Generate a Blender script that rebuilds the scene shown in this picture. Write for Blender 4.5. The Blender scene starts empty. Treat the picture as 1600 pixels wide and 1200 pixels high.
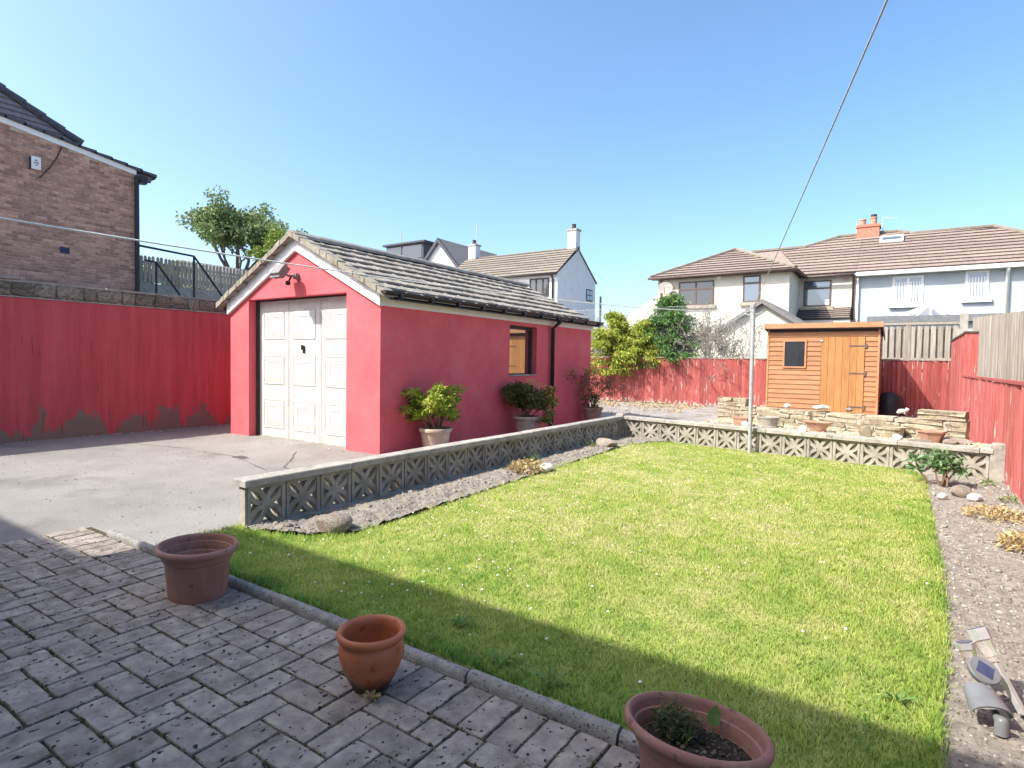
import bpy, bmesh, math, random
import numpy as np
from mathutils import Vector, Matrix
R = math.radians
random.seed(7); rng = np.random.default_rng(7)
sc = bpy.context.scene
col = sc.collection

# ------------------------------------------------------------------ camera, sky, sun, exposure
cam_d = bpy.data.cameras.new('camera'); cam = bpy.data.objects.new('camera', cam_d); col.objects.link(cam)
cam_d.sensor_width = 36; cam_d.lens = 36 * 910 / 1600; cam_d.clip_start = .05; cam_d.clip_end = 2000
YAW, PITCH, ROLL = R(33.9), R(2.2), R(0.93)
fw = Vector((-math.sin(YAW) * math.cos(PITCH), math.cos(YAW) * math.cos(PITCH), -math.sin(PITCH)))
rt = Vector((math.cos(YAW), math.sin(YAW), 0)); up = rt.cross(fw)
r2 = math.cos(ROLL) * rt + math.sin(ROLL) * up; u2 = -math.sin(ROLL) * rt + math.cos(ROLL) * up
mw = Matrix((r2, u2, -fw)).transposed().to_4x4(); mw.translation = (0, 0, 1.2); cam.matrix_world = mw
sc.camera = cam
SUN = Vector((-.55, -.75, 1.0)).normalized()          # towards the sun
w = bpy.data.worlds.new('World'); sc.world = w; w.use_nodes = True
nt = w.node_tree; bg = nt.nodes['Background']
sky = nt.nodes.new('ShaderNodeTexSky'); sky.sky_type = 'NISHITA'; sky.sun_disc = False
sky.sun_elevation = math.asin(SUN.z); sky.sun_rotation = math.atan2(SUN.x, SUN.y)
sky.altitude = 150; sky.air_density = .75; sky.dust_density = 3.0; sky.ozone_density = 1.0
hsv = nt.nodes.new('ShaderNodeHueSaturation'); hsv.inputs['Saturation'].default_value = 1.17; hsv.inputs['Hue'].default_value = .493
nt.links.new(sky.outputs[0], hsv.inputs['Color']); nt.links.new(hsv.outputs[0], bg.inputs[0]); bg.inputs[1].default_value = .15
sd = bpy.data.lights.new('sun', 'SUN'); so = bpy.data.objects.new('sun', sd); col.objects.link(so)
sd.energy = 3.1; sd.angle = R(.53); sd.color = (1, .955, .88)
so.rotation_euler = (-SUN).to_track_quat('-Z', 'Y').to_euler(); so.location = (-20, -25, 40)
sc.view_settings.view_transform = 'Standard'; sc.view_settings.look = 'None'
sc.view_settings.exposure = 1.33; sc.view_settings.gamma = 1
sc.render.engine = 'CYCLES'

# ------------------------------------------------------------------ helpers
def tag(o, label=None, cat=None, group=None, kind=None):
    if label: o['label'] = label
    if cat: o['category'] = cat
    if group: o['group'] = group
    if kind: o['kind'] = kind
    return o
def thing(name, label, cat, loc=(0, 0, 0), group=None):
    o = bpy.data.objects.new(name, None); col.objects.link(o); o.location = loc; o.empty_display_size = .1
    return tag(o, label, cat, group)
def wl(o):
    v = Vector((0, 0, 0))
    while o is not None: v += o.location; o = o.parent
    return v
def link(name, me, mat, parent, smooth=False, loc=None):
    o = bpy.data.objects.new(name, me); col.objects.link(o)
    if mat is not None and not me.materials: me.materials.append(mat)
    if parent is not None: o.parent = parent
    if smooth:
        me.polygons.foreach_set('use_smooth', [True] * len(me.polygons))
        if smooth is not True: me.set_sharp_from_angle(angle=R(smooth))
    if loc is not None: o.location = loc
    return o
class MB:
    def __init__(s): s.v = []; s.f = []
    def add(s, vs, fs):
        b = len(s.v); s.v += [tuple(x) for x in vs]; s.f += [tuple(i + b for i in f) for f in fs]; return s
    def box(s, x0, x1, y0, y1, z0, z1):
        return s.add([(x0,y0,z0),(x1,y0,z0),(x1,y1,z0),(x0,y1,z0),(x0,y0,z1),(x1,y0,z1),(x1,y1,z1),(x0,y1,z1)],
                     [(3,2,1,0),(4,5,6,7),(0,1,5,4),(1,2,6,5),(2,3,7,6),(3,0,4,7)])
    def obox(s, c, ax, ay, az):     # centre and three half-axis vectors
        c, ax, ay, az = map(Vector, (c, ax, ay, az))
        vs = [c + i*ax + j*ay + k*az for k in (-1,1) for i, j in ((-1,-1),(1,-1),(1,1),(-1,1))]
        return s.add(vs, [(3,2,1,0),(4,5,6,7),(0,1,5,4),(1,2,6,5),(2,3,7,6),(3,0,4,7)])
    def chbox(s, x0, x1, y0, y1, z0, z1, c):   # box with chamfered top
        return s.add([(x0,y0,z0),(x1,y0,z0),(x1,y1,z0),(x0,y1,z0),(x0,y0,z1-c),(x1,y0,z1-c),(x1,y1,z1-c),(x0,y1,z1-c),
                      (x0+c,y0+c,z1),(x1-c,y0+c,z1),(x1-c,y1-c,z1),(x0+c,y1-c,z1)],
                     [(3,2,1,0),(8,9,10,11)] + [(i,(i+1)%4,4+(i+1)%4,4+i) for i in range(4)] + [(4+i,4+(i+1)%4,8+(i+1)%4,8+i) for i in range(4)])
    def prism(s, pts, d):           # planar polygon (3D points) pushed by vector d
        n = len(pts); d = Vector(d); vs = [Vector(p) for p in pts]; vs += [p + d for p in vs]
        return s.add(vs, [tuple(range(n))[::-1], tuple(range(n, 2*n))] + [(i, (i+1)%n, n+(i+1)%n, n+i) for i in range(n)])
    def tube(s, pts, rad, n=8, cap=True):
        pts = [Vector(p) for p in pts]; m = len(pts)
        if not hasattr(rad, '__len__'): rad = [rad]*m
        vs = []; prev = None
        for i, p in enumerate(pts):
            t = (pts[min(i+1, m-1)] - pts[max(i-1, 0)]).normalized()
            a = prev if prev is not None else (Vector((0,0,1)) if abs(t.z) < .9 else Vector((1,0,0)))
            x = (a - t*a.dot(t)).normalized(); y = t.cross(x); prev = x
            vs += [p + rad[i]*(math.cos(2*math.pi*k/n)*x + math.sin(2*math.pi*k/n)*y) for k in range(n)]
        fs = [(i*n+k, i*n+(k+1)%n, (i+1)*n+(k+1)%n, (i+1)*n+k) for i in range(m-1) for k in range(n)]
        if cap: fs += [tuple(range(n))[::-1], tuple(range((m-1)*n, m*n))]
        return s.add(vs, fs)
    def lathe(s, prof, c, n=32, sx=1, sy=1, rz=0, cap0=False, cap1=False, wob=0):
        cx, cy, cz = c; vs = []; cr, sr = math.cos(rz), math.sin(rz)
        for r, z in prof:
            for k in range(n):
                a = 2*math.pi*k/n; rr = r*(1+wob*math.sin(3*a+1.3)); x, y = rr*sx*math.cos(a), rr*sy*math.sin(a)
                vs.append((cx + x*cr - y*sr, cy + x*sr + y*cr, cz + z))
        m = len(prof)
        fs = [(i*n+k, i*n+(k+1)%n, (i+1)*n+(k+1)%n, (i+1)*n+k) for i in range(m-1) for k in range(n)]
        if cap0: fs.append(tuple(range(n))[::-1])
        if cap1: fs.append(tuple(range((m-1)*n, m*n)))
        return s.add(vs, fs)
    def mesh(s, name, off=(0,0,0)):
        me = bpy.data.meshes.new(name); ox, oy, oz = off
        me.from_pydata([(x-ox, y-oy, z-oz) for x, y, z in s.v], [], s.f); me.update(); return me
    def build(s, name, mat, parent=None, smooth=False, bevel=0):
        o = link(name, s.mesh(name, wl(parent) if parent else (0,0,0)), mat, parent, smooth)
        if bevel:
            b = o.modifiers.new('bevel', 'BEVEL'); b.width = bevel; b.segments = 2; b.limit_method = 'ANGLE'; b.angle_limit = R(40)
        return o
def piece(name, me, parent, pos, rot=(0,0,0), scale=(1,1,1), mat=None):
    o = bpy.data.objects.new(name, me); col.objects.link(o)
    if mat and not me.materials: me.materials.append(mat)
    o.parent = parent; o.location = Vector(pos) - wl(parent); o.rotation_euler = rot; o.scale = scale; return o
def npmesh(name, V, F, mat, parent=None, smooth=False):
    """big mesh from arrays; F is (n,3) or (n,4)"""
    V = np.asarray(V, dtype=np.float32); F = np.asarray(F, dtype=np.int32)
    if parent is not None: V = V - np.array(wl(parent), dtype=np.float32)
    me = bpy.data.meshes.new(name); n, k = F.shape
    me.vertices.add(len(V)); me.vertices.foreach_set('co', V.ravel())
    me.loops.add(n*k); me.loops.foreach_set('vertex_index', F.ravel())
    me.polygons.add(n); me.polygons.foreach_set('loop_start', np.arange(0, n*k, k, dtype=np.int32))
    me.polygons.foreach_set('loop_total', np.full(n, k, dtype=np.int32))
    if smooth: me.polygons.foreach_set('use_smooth', np.ones(n, dtype=bool))
    me.update(calc_edges=True); me.validate()
    return link(name, me, mat, parent)
def vnoise(x, y, seed=0):
    x = np.asarray(x, float); y = np.asarray(y, float)
    xi = np.floor(x).astype(np.int64); yi = np.floor(y).astype(np.int64); fx = x-xi; fy = y-yi
    fx = fx*fx*(3-2*fx); fy = fy*fy*(3-2*fy)
    def h(a, b):
        n = (a*374761393 + b*668265263 + seed*982451653) & 0x7fffffff
        n = ((n ^ (n >> 13))*1274126177) & 0x7fffffff
        return ((n ^ (n >> 16)) & 0xffff)/65535.
    return (h(xi,yi)*(1-fx)+h(xi+1,yi)*fx)*(1-fy) + (h(xi,yi+1)*(1-fx)+h(xi+1,yi+1)*fx)*fy
def fbm(x, y, oct=4, seed=0):
    s = 0; a = .5
    for i in range(oct): s = s + a*vnoise(x*2**i, y*2**i, seed+i*17); a *= .5
    return s

# ------------------------------------------------------------------ materials
def mat(name, c1, c2=None, scale=6, rough=.85, bump=0, bscale=60, objrand=0, island=0, spec=.25, stretch=(1,1,1),
        lo=.35, hi=.65, spots=None, wear=None, metal=0, trans=0, bdist=.01, detail=8, c3=None, foot=None):
    """noise mix c1..c2; spots=(colour, scale, threshold, softness); wear=(colour, scale, stretch, threshold, softness)"""
    m = bpy.data.materials.new(name); m.use_nodes = True; N = m.node_tree.nodes; L = m.node_tree.links
    p = N['Principled BSDF']; p.inputs['Roughness'].default_value = rough; p.inputs['Metallic'].default_value = metal
    p.inputs['Specular IOR Level'].default_value = spec
    tc = N.new('ShaderNodeTexCoord'); oi = N.new('ShaderNodeObjectInfo')
    mul = N.new('ShaderNodeMath'); mul.operation = 'MULTIPLY'; mul.inputs[1].default_value = 37.3; L.new(oi.outputs['Random'], mul.inputs[0])
    va = N.new('ShaderNodeVectorMath'); va.operation = 'ADD'; L.new(tc.outputs['Object'], va.inputs[0]); L.new(mul.outputs[0], va.inputs[1])
    def mapped(st):
        mp = N.new('ShaderNodeMapping'); mp.inputs['Scale'].default_value = st; L.new(va.outputs[0], mp.inputs[0]); return mp.outputs[0]
    def noise(vec, sc_, det=detail, ro=.6):
        n = N.new('ShaderNodeTexNoise'); n.inputs['Scale'].default_value = sc_; n.inputs['Detail'].default_value = det
        n.inputs['Roughness'].default_value = ro; L.new(vec, n.inputs['Vector']); return n.outputs['Fac']
    def ramp(fac, a, b, ca=(0,0,0,1), cb=(1,1,1,1)):
        r = N.new('ShaderNodeValToRGB'); r.color_ramp.elements[0].position = a; r.color_ramp.elements[1].position = b
        r.color_ramp.elements[0].color = ca; r.color_ramp.elements[1].color = cb; L.new(fac, r.inputs[0]); return r
    def mix(fac, a, b):
        x = N.new('ShaderNodeMix'); x.data_type = 'RGBA'
        if hasattr(fac, 'is_linked'): L.new(fac, x.inputs[0])
        else: x.inputs[0].default_value = fac
        for s_, i in ((a, 6), (b, 7)):
            if hasattr(s_, 'is_linked'): L.new(s_, x.inputs[i])
            else: x.inputs[i].default_value = s_
        return x.outputs[2]
    c4 = lambda c: tuple(c) + (1,) if len(c) == 3 else c
    base = mapped(stretch)
    if c2 is None: c2 = tuple(min(1, v*1.15) for v in c1)
    rr = ramp(noise(base, scale), lo, hi, c4(c1), c4(c2)); out = rr.outputs[0]
    if c3 is not None:
        e = rr.color_ramp.elements.new((lo+hi)/2); e.color = c4(c3)
    if wear:
        wc, ws, wst, wt, wsoft = wear
        out = mix(ramp(noise(mapped(wst), ws, 10, .65), wt, wt+wsoft).outputs[0], out, c4(wc))
    if foot:       # peeling towards the foot of a board or wall: (colour, height, noise reach, noise scale)
        fc, fh, fr, fs_ = foot; sx = N.new('ShaderNodeSeparateXYZ'); L.new(tc.outputs['Object'], sx.inputs[0])
        ma = N.new('ShaderNodeMath'); ma.operation = 'MULTIPLY_ADD'; ma.inputs[1].default_value = fr; L.new(noise(mapped((1,1,.45)), fs_, 8, .65), ma.inputs[0])
        sb = N.new('ShaderNodeMath'); sb.operation = 'SUBTRACT'; sb.inputs[0].default_value = fh-fr*.5; L.new(sx.outputs['Z'], sb.inputs[1]); L.new(sb.outputs[0], ma.inputs[2])
        out = mix(ramp(ma.outputs[0], 0, .05).outputs[0], out, c4(fc))
    if spots:
        pc, ps, pt, psoft = spots
        out = mix(ramp(noise(base, ps, 3, .5), pt, pt+psoft).outputs[0], out, c4(pc))
    if objrand or island:
        hs = N.new('ShaderNodeHueSaturation'); src = oi.outputs['Random']; amt = objrand
        if island:
            ge = N.new('ShaderNodeNewGeometry'); src = ge.outputs['Random Per Island']; amt = island
        mr = N.new('ShaderNodeMapRange'); mr.inputs['To Min'].default_value = 1-amt; mr.inputs['To Max'].default_value = 1+amt
        L.new(src, mr.inputs[0]); L.new(mr.outputs[0], hs.inputs['Value'])
        L.new(out, hs.inputs['Color']); out = hs.outputs[0]
    L.new(out, p.inputs['Base Color'])
    if bump:
        b = N.new('ShaderNodeBump'); b.inputs['Strength'].default_value = bump; b.inputs['Distance'].default_value = bdist
        L.new(noise(base, bscale, 6), b.inputs['Height']); L.new(b.outputs[0], p.inputs['Normal'])
    if trans:
        t = N.new('ShaderNodeBsdfTranslucent'); L.new(out, t.inputs['Color'])
        ms = N.new('ShaderNodeMixShader'); ms.inputs[0].default_value = trans
        L.new(p.outputs[0], ms.inputs[1]); L.new(t.outputs[0], ms.inputs[2]); L.new(ms.outputs[0], N['Material Output'].inputs[0])
    return m
def leafmat(name, cols, trans=.3, rough=.55, patch=None, attr=None):
    """foliage: colour picked per leaf from a ramp"""
    m = bpy.data.materials.new(name); m.use_nodes = True; N = m.node_tree.nodes; L = m.node_tree.links
    p = N['Principled BSDF']; p.inputs['Roughness'].default_value = rough; p.inputs['Specular IOR Level'].default_value = .25
    ge = N.new('ShaderNodeNewGeometry'); r = N.new('ShaderNodeValToRGB'); e = r.color_ramp.elements
    for i, c in enumerate(cols):
        x = i/(len(cols)-1)
        if i == 0: el = e[0]
        elif i == len(cols)-1: el = e[-1]
        else: el = e.new(x)
        el.position = x; el.color = tuple(c) + (1,)
    fac = ge.outputs['Random Per Island']
    if attr:
        at = N.new('ShaderNodeAttribute'); at.attribute_name = attr; mx = N.new('ShaderNodeMath'); mx.operation = 'MULTIPLY_ADD'; mx.inputs[1].default_value = .3
        ad = N.new('ShaderNodeMath'); ad.operation = 'SUBTRACT'; ad.inputs[1].default_value = .15; L.new(at.outputs['Fac'], ad.inputs[0])
        L.new(fac, mx.inputs[0]); L.new(ad.outputs[0], mx.inputs[2]); fac = mx.outputs[0]
    if patch:
        tc = N.new('ShaderNodeTexCoord'); n = N.new('ShaderNodeTexNoise'); n.inputs['Scale'].default_value = patch; n.inputs['Detail'].default_value = 5
        L.new(tc.outputs['Object'], n.inputs['Vector'])
        mr = N.new('ShaderNodeMapRange'); mr.inputs['From Min'].default_value = .3; mr.inputs['From Max'].default_value = .7
        L.new(n.outputs['Fac'], mr.inputs[0])
        mx = N.new('ShaderNodeMath'); mx.operation = 'MULTIPLY_ADD'; mx.inputs[1].default_value = .55
        m2 = N.new('ShaderNodeMath'); m2.operation = 'MULTIPLY'; m2.inputs[1].default_value = .45
        L.new(fac, m2.inputs[0]); L.new(mr.outputs[0], mx.inputs[0]); L.new(m2.outputs[0], mx.inputs[2]); fac = mx.outputs[0]
    L.new(fac, r.inputs[0]); L.new(r.outputs[0], p.inputs['Base Color'])
    t = N.new('ShaderNodeBsdfTranslucent'); L.new(r.outputs[0], t.inputs['Color'])
    ms = N.new('ShaderNodeMixShader'); ms.inputs[0].default_value = trans
    L.new(p.outputs[0], ms.inputs[1]); L.new(t.outputs[0], ms.inputs[2]); L.new(ms.outputs[0], N['Material Output'].inputs[0])
    return m
def glassmat(name, tint=(.02,.025,.03), refl=.3, rough=.02):
    m = bpy.data.materials.new(name); m.use_nodes = True; N = m.node_tree.nodes; L = m.node_tree.links
    p = N['Principled BSDF']; p.inputs['Base Color'].default_value = tint + (1,); p.inputs['Roughness'].default_value = .1
    g = N.new('ShaderNodeBsdfGlossy'); g.inputs['Roughness'].default_value = rough; g.inputs['Color'].default_value = (.9,.92,.95,1)
    ms = N.new('ShaderNodeMixShader'); ms.inputs[0].default_value = refl
    L.new(p.outputs[0], ms.inputs[1]); L.new(g.outputs[0], ms.inputs[2]); L.new(ms.outputs[0], N['Material Output'].inputs[0]); return m

M = {}
M['ground'] = mat('ground', (.10,.12,.05), (.16,.15,.09), .6, .95)
M['tarmac'] = mat('tarmac', (.212,.203,.185), (.272,.262,.24), 1.3, .93, .8, 75, spots=((.155,.145,.13), 62, .60, .08), wear=((.165,.155,.14), 1.1, (1,1,1), .53, .16), bdist=.006)
M['yard'] = mat('yard', (.24,.225,.205), (.33,.31,.285), 1.6, .95, .6, 120, wear=((.17,.12,.085), 3, (1,1,1), .55, .1))
M['joint'] = mat('joint_moss', (.040,.036,.022), (.10,.088,.05), 14, .98, .8, 90)
M['paver'] = mat('paver', (.235,.203,.168), (.41,.36,.29), 16, .93, 1, 120, objrand=.14, c3=(.315,.272,.238), spots=((.03,.026,.024), 42, .635, .035), wear=((.165,.145,.105), 9, (1,1,1), .55, .14), bdist=.008)
M['kerb'] = mat('kerb_concrete', (.22,.215,.20), (.36,.35,.325), 22, .9, .7, 170, spots=((.09,.09,.09), 90, .60, .06), wear=((.16,.17,.10), 4, (1,1,1), .58, .15))
M['soil'] = mat('soil', (.18,.158,.13), (.31,.28,.235), 26, .98, .9, 120, spots=((.13,.10,.08), 60, .62, .05))
M['clod'] = mat('soil_clod', (.20,.176,.146), (.35,.315,.268), 20, .98, .6, 60, island=.3)
M['pebble'] = mat('pebble', (.36,.33,.29), (.50,.47,.43), 20, .9, .3, 60, island=.3)
M['lawn'] = mat('lawn_base', (.20,.25,.06), (.34,.34,.13), 5, .98)
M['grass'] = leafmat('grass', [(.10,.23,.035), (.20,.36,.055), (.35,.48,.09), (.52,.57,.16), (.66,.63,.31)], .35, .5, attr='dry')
M['clover'] = mat('clover', (.70,.68,.62), (.82,.80,.76), 40, .8)
M['weed'] = leafmat('weed_leaf', [(.10,.21,.05), (.17,.29,.08)], .3)
M['gravel'] = mat('gravel_bed', (.42,.36,.25), (.62,.55,.42), 30, .95, .9, 90, spots=((.25,.21,.15), 40, .62, .05))
M['block'] = mat('screen_block', (.25,.235,.19), (.40,.375,.315), 7, .92, .6, 140, objrand=.12, wear=((.13,.135,.085), 5, (1,1,1), .56, .16), spots=((.10,.10,.085), 40, .66, .06))
M['coping'] = mat('coping_concrete', (.27,.25,.215), (.42,.395,.345), 9, .92, .6, 120, objrand=.08, wear=((.17,.16,.12), 6, (1,1,1), .58, .12))
M['stone'] = mat('sandstone', (.30,.25,.165), (.50,.44,.33), 12, .92, .9, 45, objrand=.18, spots=((.17,.14,.10), 22, .62, .08), bdist=.02)
M['rubble'] = mat('rubble_stone', (.22,.185,.135), (.45,.385,.29), 6, .95, 1, 22, objrand=.25, spots=((.06,.06,.045), 9, .57, .1), bdist=.03)
M['mortar'] = mat('mortar', (.34,.31,.26), (.46,.43,.37), 18, .95, .5, 90)
M['rock'] = mat('rock', (.26,.215,.165), (.54,.49,.43), 9, .92, .9, 30, objrand=.1, spots=((.22,.105,.04), 12, .56, .08), bdist=.02)
M['white_rock'] = mat('white_rock', (.58,.55,.50), (.78,.75,.70), 10, .85, .5, 40)
M['red'] = mat('red_masonry_paint', (.70,.115,.135), (.77,.15,.165), 3, .85, .9, 85, wear=((.64,.19,.19), 2.2, (1,1,.5), .58, .25), spots=((.60,.09,.105), 50, .60, .12), spec=.2, bdist=.008, foot=((.40,.15,.125), -.02, .35, 5))
M['red_wall'] = mat('red_wall_paint', (.53,.085,.092), (.64,.12,.125), 3.2, .9, .9, 60, stretch=(3,3,.22), wear=((.46,.10,.10), 2.2, (2.2,2.2,.3), .55, .2), spots=((.36,.07,.07), 9, .64, .1), spec=.2, bdist=.012, foot=((.25,.185,.145), .20, 1.7, 2.8))
M['red_fence'] = mat('red_fence_paint', (.34,.078,.072), (.46,.14,.122), 5, .9, .5, 40, stretch=(8,8,.6), objrand=.20, wear=((.60,.50,.42), 2.3, (6,6,.9), .605, .07), spec=.2, foot=((.58,.50,.42), .05, .9, 14))
M['white_paint'] = mat('white_paint', (.74,.73,.70), (.82,.81,.79), 5, .6, .1, 40)
M['door_white'] = mat('door_white', (.50,.49,.46), (.60,.59,.56), 4, .55, .15, 60, wear=((.42,.39,.33), 3.2, (1,1,1), .56, .16))
M['door_sheet'] = mat('door_white_sheet', (.50,.49,.46), (.60,.59,.56), 4, .55, .15, 60, wear=((.42,.39,.33), 3.2, (1,1,1), .56, .16), foot=((.36,.31,.24), -.02, .35, 9))
M['black'] = mat('black_plastic', (.014,.014,.016), (.022,.022,.026), 10, .45, spec=.4)
M['tile'] = mat('concrete_tile', (.225,.205,.178), (.32,.297,.26), 8, .95, .7, 60, objrand=.13, wear=((.15,.145,.10), 5, (1,1,1), .58, .12), spots=((.48,.46,.40), 30, .68, .05))
M['tile_edge'] = mat('verge_mortar', (.22,.20,.16), (.35,.325,.265), 10, .95, .8, 40, wear=((.20,.20,.10), 6, (1,1,1), .55, .15))
M['glass_mirror'] = glassmat('window_glass_reflecting', refl=.5)
M['glass'] = glassmat('window_glass', (.03,.032,.036), .07)
M['glass_blue'] = glassmat('sky_glass', (.07,.10,.14), .14)
M['dark_frame'] = mat('dark_frame', (.035,.03,.03), (.06,.05,.05), 10, .6)
M['brown_frame'] = mat('brown_frame', (.10,.07,.06), (.15,.11,.095), 10, .5)
M['brick'] = mat('facing_brick', (.35,.182,.132), (.52,.305,.228), 14, .92, .6, 60, objrand=.30, wear=((.28,.22,.18), 3, (1,1,1), .6, .15))
M['brick_mortar'] = mat('brick_mortar', (.50,.455,.39), (.60,.55,.48), 10, .95)
M['slate'] = mat('dark_tile', (.055,.058,.07), (.10,.10,.115), 10, .8, .3, 40)
M['slate_purple'] = mat('purple_grey_tile', (.17,.145,.15), (.24,.21,.21), 8, .85, .3, 40)
M['grey_wood'] = mat('weathered_wood', (.26,.235,.195), (.41,.375,.315), 5, .9, .5, 50, stretch=(8,8,.5), objrand=.17)
M['shed'] = mat('shed_cladding', (.315,.145,.064), (.405,.21,.104), 4, .7, .3, 40, stretch=(.8,6,6), objrand=.09, spec=.3)
M['shed_door'] = mat('shed_door', (.335,.155,.052), (.42,.22,.082), 4, .7, .3, 40, stretch=(7,7,.6), objrand=.08, spots=((.26,.10,.03), 9, .70, .03))
M['shed_trim'] = mat('shed_trim', (.38,.18,.085), (.47,.255,.135), 5, .75, .3, 40)
M['felt'] = mat('roof_felt', (.10,.10,.10), (.16,.16,.155), 10, .95, .4, 80)
M['galv'] = mat('galvanised_pole', (.36,.37,.37), (.48,.49,.49), 12, .5, .1, 60, metal=.3)
M['rope'] = mat('line_cord', (.80,.78,.72), (.88,.86,.82), 30, .8)
M['rope_grey'] = mat('grey_line_cord', (.36,.34,.34), (.46,.44,.44), 30, .8)
M['terra'] = mat('terracotta_plastic', (.29,.142,.112), (.35,.185,.15), 7, .65, .2, 80, wear=((.40,.29,.235), 5, (1,1,.6), .55, .16), spots=((.17,.095,.075), 26, .62, .08), spec=.3, foot=((.13,.10,.07), .0, .10, 14))
M['terra_glaze'] = mat('terracotta_clay', (.42,.125,.055), (.50,.175,.085), 6, .45, .25, 50, spots=((.30,.08,.04), 20, .6, .1), spec=.4, foot=((.045,.03,.022), .075, .05, 30))
M['terra_pale'] = mat('pale_terracotta', (.45,.30,.23), (.58,.43,.35), 8, .9, .3, 60, wear=((.62,.54,.47), 4, (1,1,1), .56, .14))
M['terra_brown'] = mat('brown_terracotta', (.34,.19,.13), (.45,.28,.20), 8, .9, .3, 60)
M['compost'] = mat('compost', (.022,.017,.013), (.06,.048,.036), 40, .98, 1, 90, spots=((.22,.2,.17), 60, .68, .03))
M['cream'] = mat('cream_render', (.56,.525,.44), (.62,.59,.505), 3, .9, .3, 120)
M['pale_blue'] = mat('pale_blue_render', (.37,.41,.435), (.44,.48,.505), 1.6, .9, .3, 120)
M['white_render'] = mat('white_render', (.60,.61,.62), (.68,.69,.70), 2, .9, .2, 80)
M['roof_brown'] = mat('brown_roof_tile', (.205,.155,.132), (.285,.225,.195), 9, .9, .4, 30, island=.13)
M['roof_tan'] = mat('tan_roof_tile', (.165,.148,.12), (.24,.218,.18), 9, .9, .4, 30, island=.15)
M['roof_grey'] = mat('grey_roof_tile', (.15,.145,.14), (.22,.21,.20), 9, .9, .4, 30, island=.12)
M['tile_butt'] = mat('shadow_line_butt', (.045,.036,.032), (.07,.058,.05), 9, .95)  # shadow gap under each far roof course, painted into the butt colour
M['red_brick'] = mat('red_chimney_brick', (.40,.14,.09), (.52,.22,.16), 12, .9, .4, 50)
M['bark'] = mat('bark', (.075,.06,.045), (.15,.125,.10), 12, .95, .8, 30)
M['twig'] = mat('dry_twig', (.26,.225,.19), (.40,.36,.31), 12, .95, island=.25)
M['stem'] = mat('plant_stem', (.17,.11,.07), (.26,.18,.12), 20, .9)
M['leaf_oak'] = leafmat('oak_leaf', [(.07,.14,.06), (.13,.21,.08), (.22,.29,.11), (.33,.37,.17)], .35)
M['leaf_light'] = leafmat('light_leaf', [(.10,.18,.03), (.18,.26,.05), (.26,.32,.08)], .35)
M['leaf_gold'] = leafmat('golden_conifer', [(.14,.23,.04), (.28,.36,.055), (.42,.46,.07), (.52,.51,.10)], .35)
M['leaf_green'] = leafmat('green_conifer', [(.05,.13,.04), (.10,.21,.055), (.19,.31,.085)], .3)
M['leaf_pale'] = leafmat('rhododendron_leaf', [(.15,.25,.03), (.33,.41,.055), (.50,.53,.10)], .35)
M['leaf_mixed'] = leafmat('variegated_leaf', [(.05,.085,.025), (.10,.13,.035), (.18,.18,.05), (.26,.22,.08)], .3)
M['leaf_yellow'] = leafmat('yellow_leaf', [(.45,.36,.06), (.58,.48,.14), (.62,.40,.18)], .35)
M['leaf_dry'] = leafmat('dry_leaf', [(.30,.24,.12), (.46,.38,.19), (.55,.36,.20), (.36,.34,.10)], .2)
M['leaf_rust'] = leafmat('rust_leaf', [(.20,.08,.05), (.30,.13,.08), (.22,.16,.07)], .25)
M['leaf_shrub'] = leafmat('shrub_leaf', [(.06,.15,.05), (.13,.24,.09), (.26,.36,.18)], .25, .35)
M['leaf_herb'] = leafmat('herb_leaf', [(.05,.11,.04), (.10,.15,.05), (.20,.19,.06), (.09,.15,.10)], .3)
M['steel'] = mat('brushed_steel', (.44,.435,.42), (.55,.545,.53), 20, .38, metal=.35, spec=.5)
M['solar_cell'] = mat('solar_cell', (.03,.045,.10), (.06,.08,.15), 20, .15, spec=.6)
M['grey_plastic'] = mat('grey_plastic', (.14,.145,.15), (.19,.195,.20), 12, .4, spec=.45)
M['lamp_grey'] = mat('lamp_grey', (.16,.155,.15), (.22,.215,.21), 12, .5)
M['lamp_glass'] = glassmat('lamp_lens', (.25,.25,.24), .35, .1)
M['wire'] = mat('galvanised_wire', (.42,.43,.42), (.5,.5,.5), 12, .6)
cl = bpy.data.materials.new('clear_plastic'); cl.use_nodes = True
pp = cl.node_tree.nodes['Principled BSDF']; pp.inputs['Transmission Weight'].default_value = .75; pp.inputs['Roughness'].default_value = .18
pp.inputs['Base Color'].default_value = (.82,.80,.75,1); pp.inputs['IOR'].default_value = 1.3; M['clear'] = cl

# ------------------------------------------------------------------ the setting: ground, driveway, patio, lawn, beds
o = MB().add([(-300,-300,-.03),(300,-300,-.03),(300,300,-.03),(-300,300,-.03)], [(0,1,2,3)]).build('ground', M['ground']); tag(o, kind='structure')
o = MB().add([(-9.96,-8,0),(-4.64,-8,0),(-4.64,1.7,0),(-3.79,1.7,0),(-3.79,11.4,0),(-9.96,11.4,0)], [(0,1,2,3,4,5)]).build('driveway', M['tarmac']); tag(o, kind='structure')
o = MB().add([(-9.96,11.404,.002),(-3.66,11.404,.002),(-3.66,8.95,.002),(1.0,8.95,.002),(1.0,17.3,.002),(-9.96,17.3,.002)], [(0,1,2,3,4,5)]).build('yard', M['yard']); tag(o, kind='structure')

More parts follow.
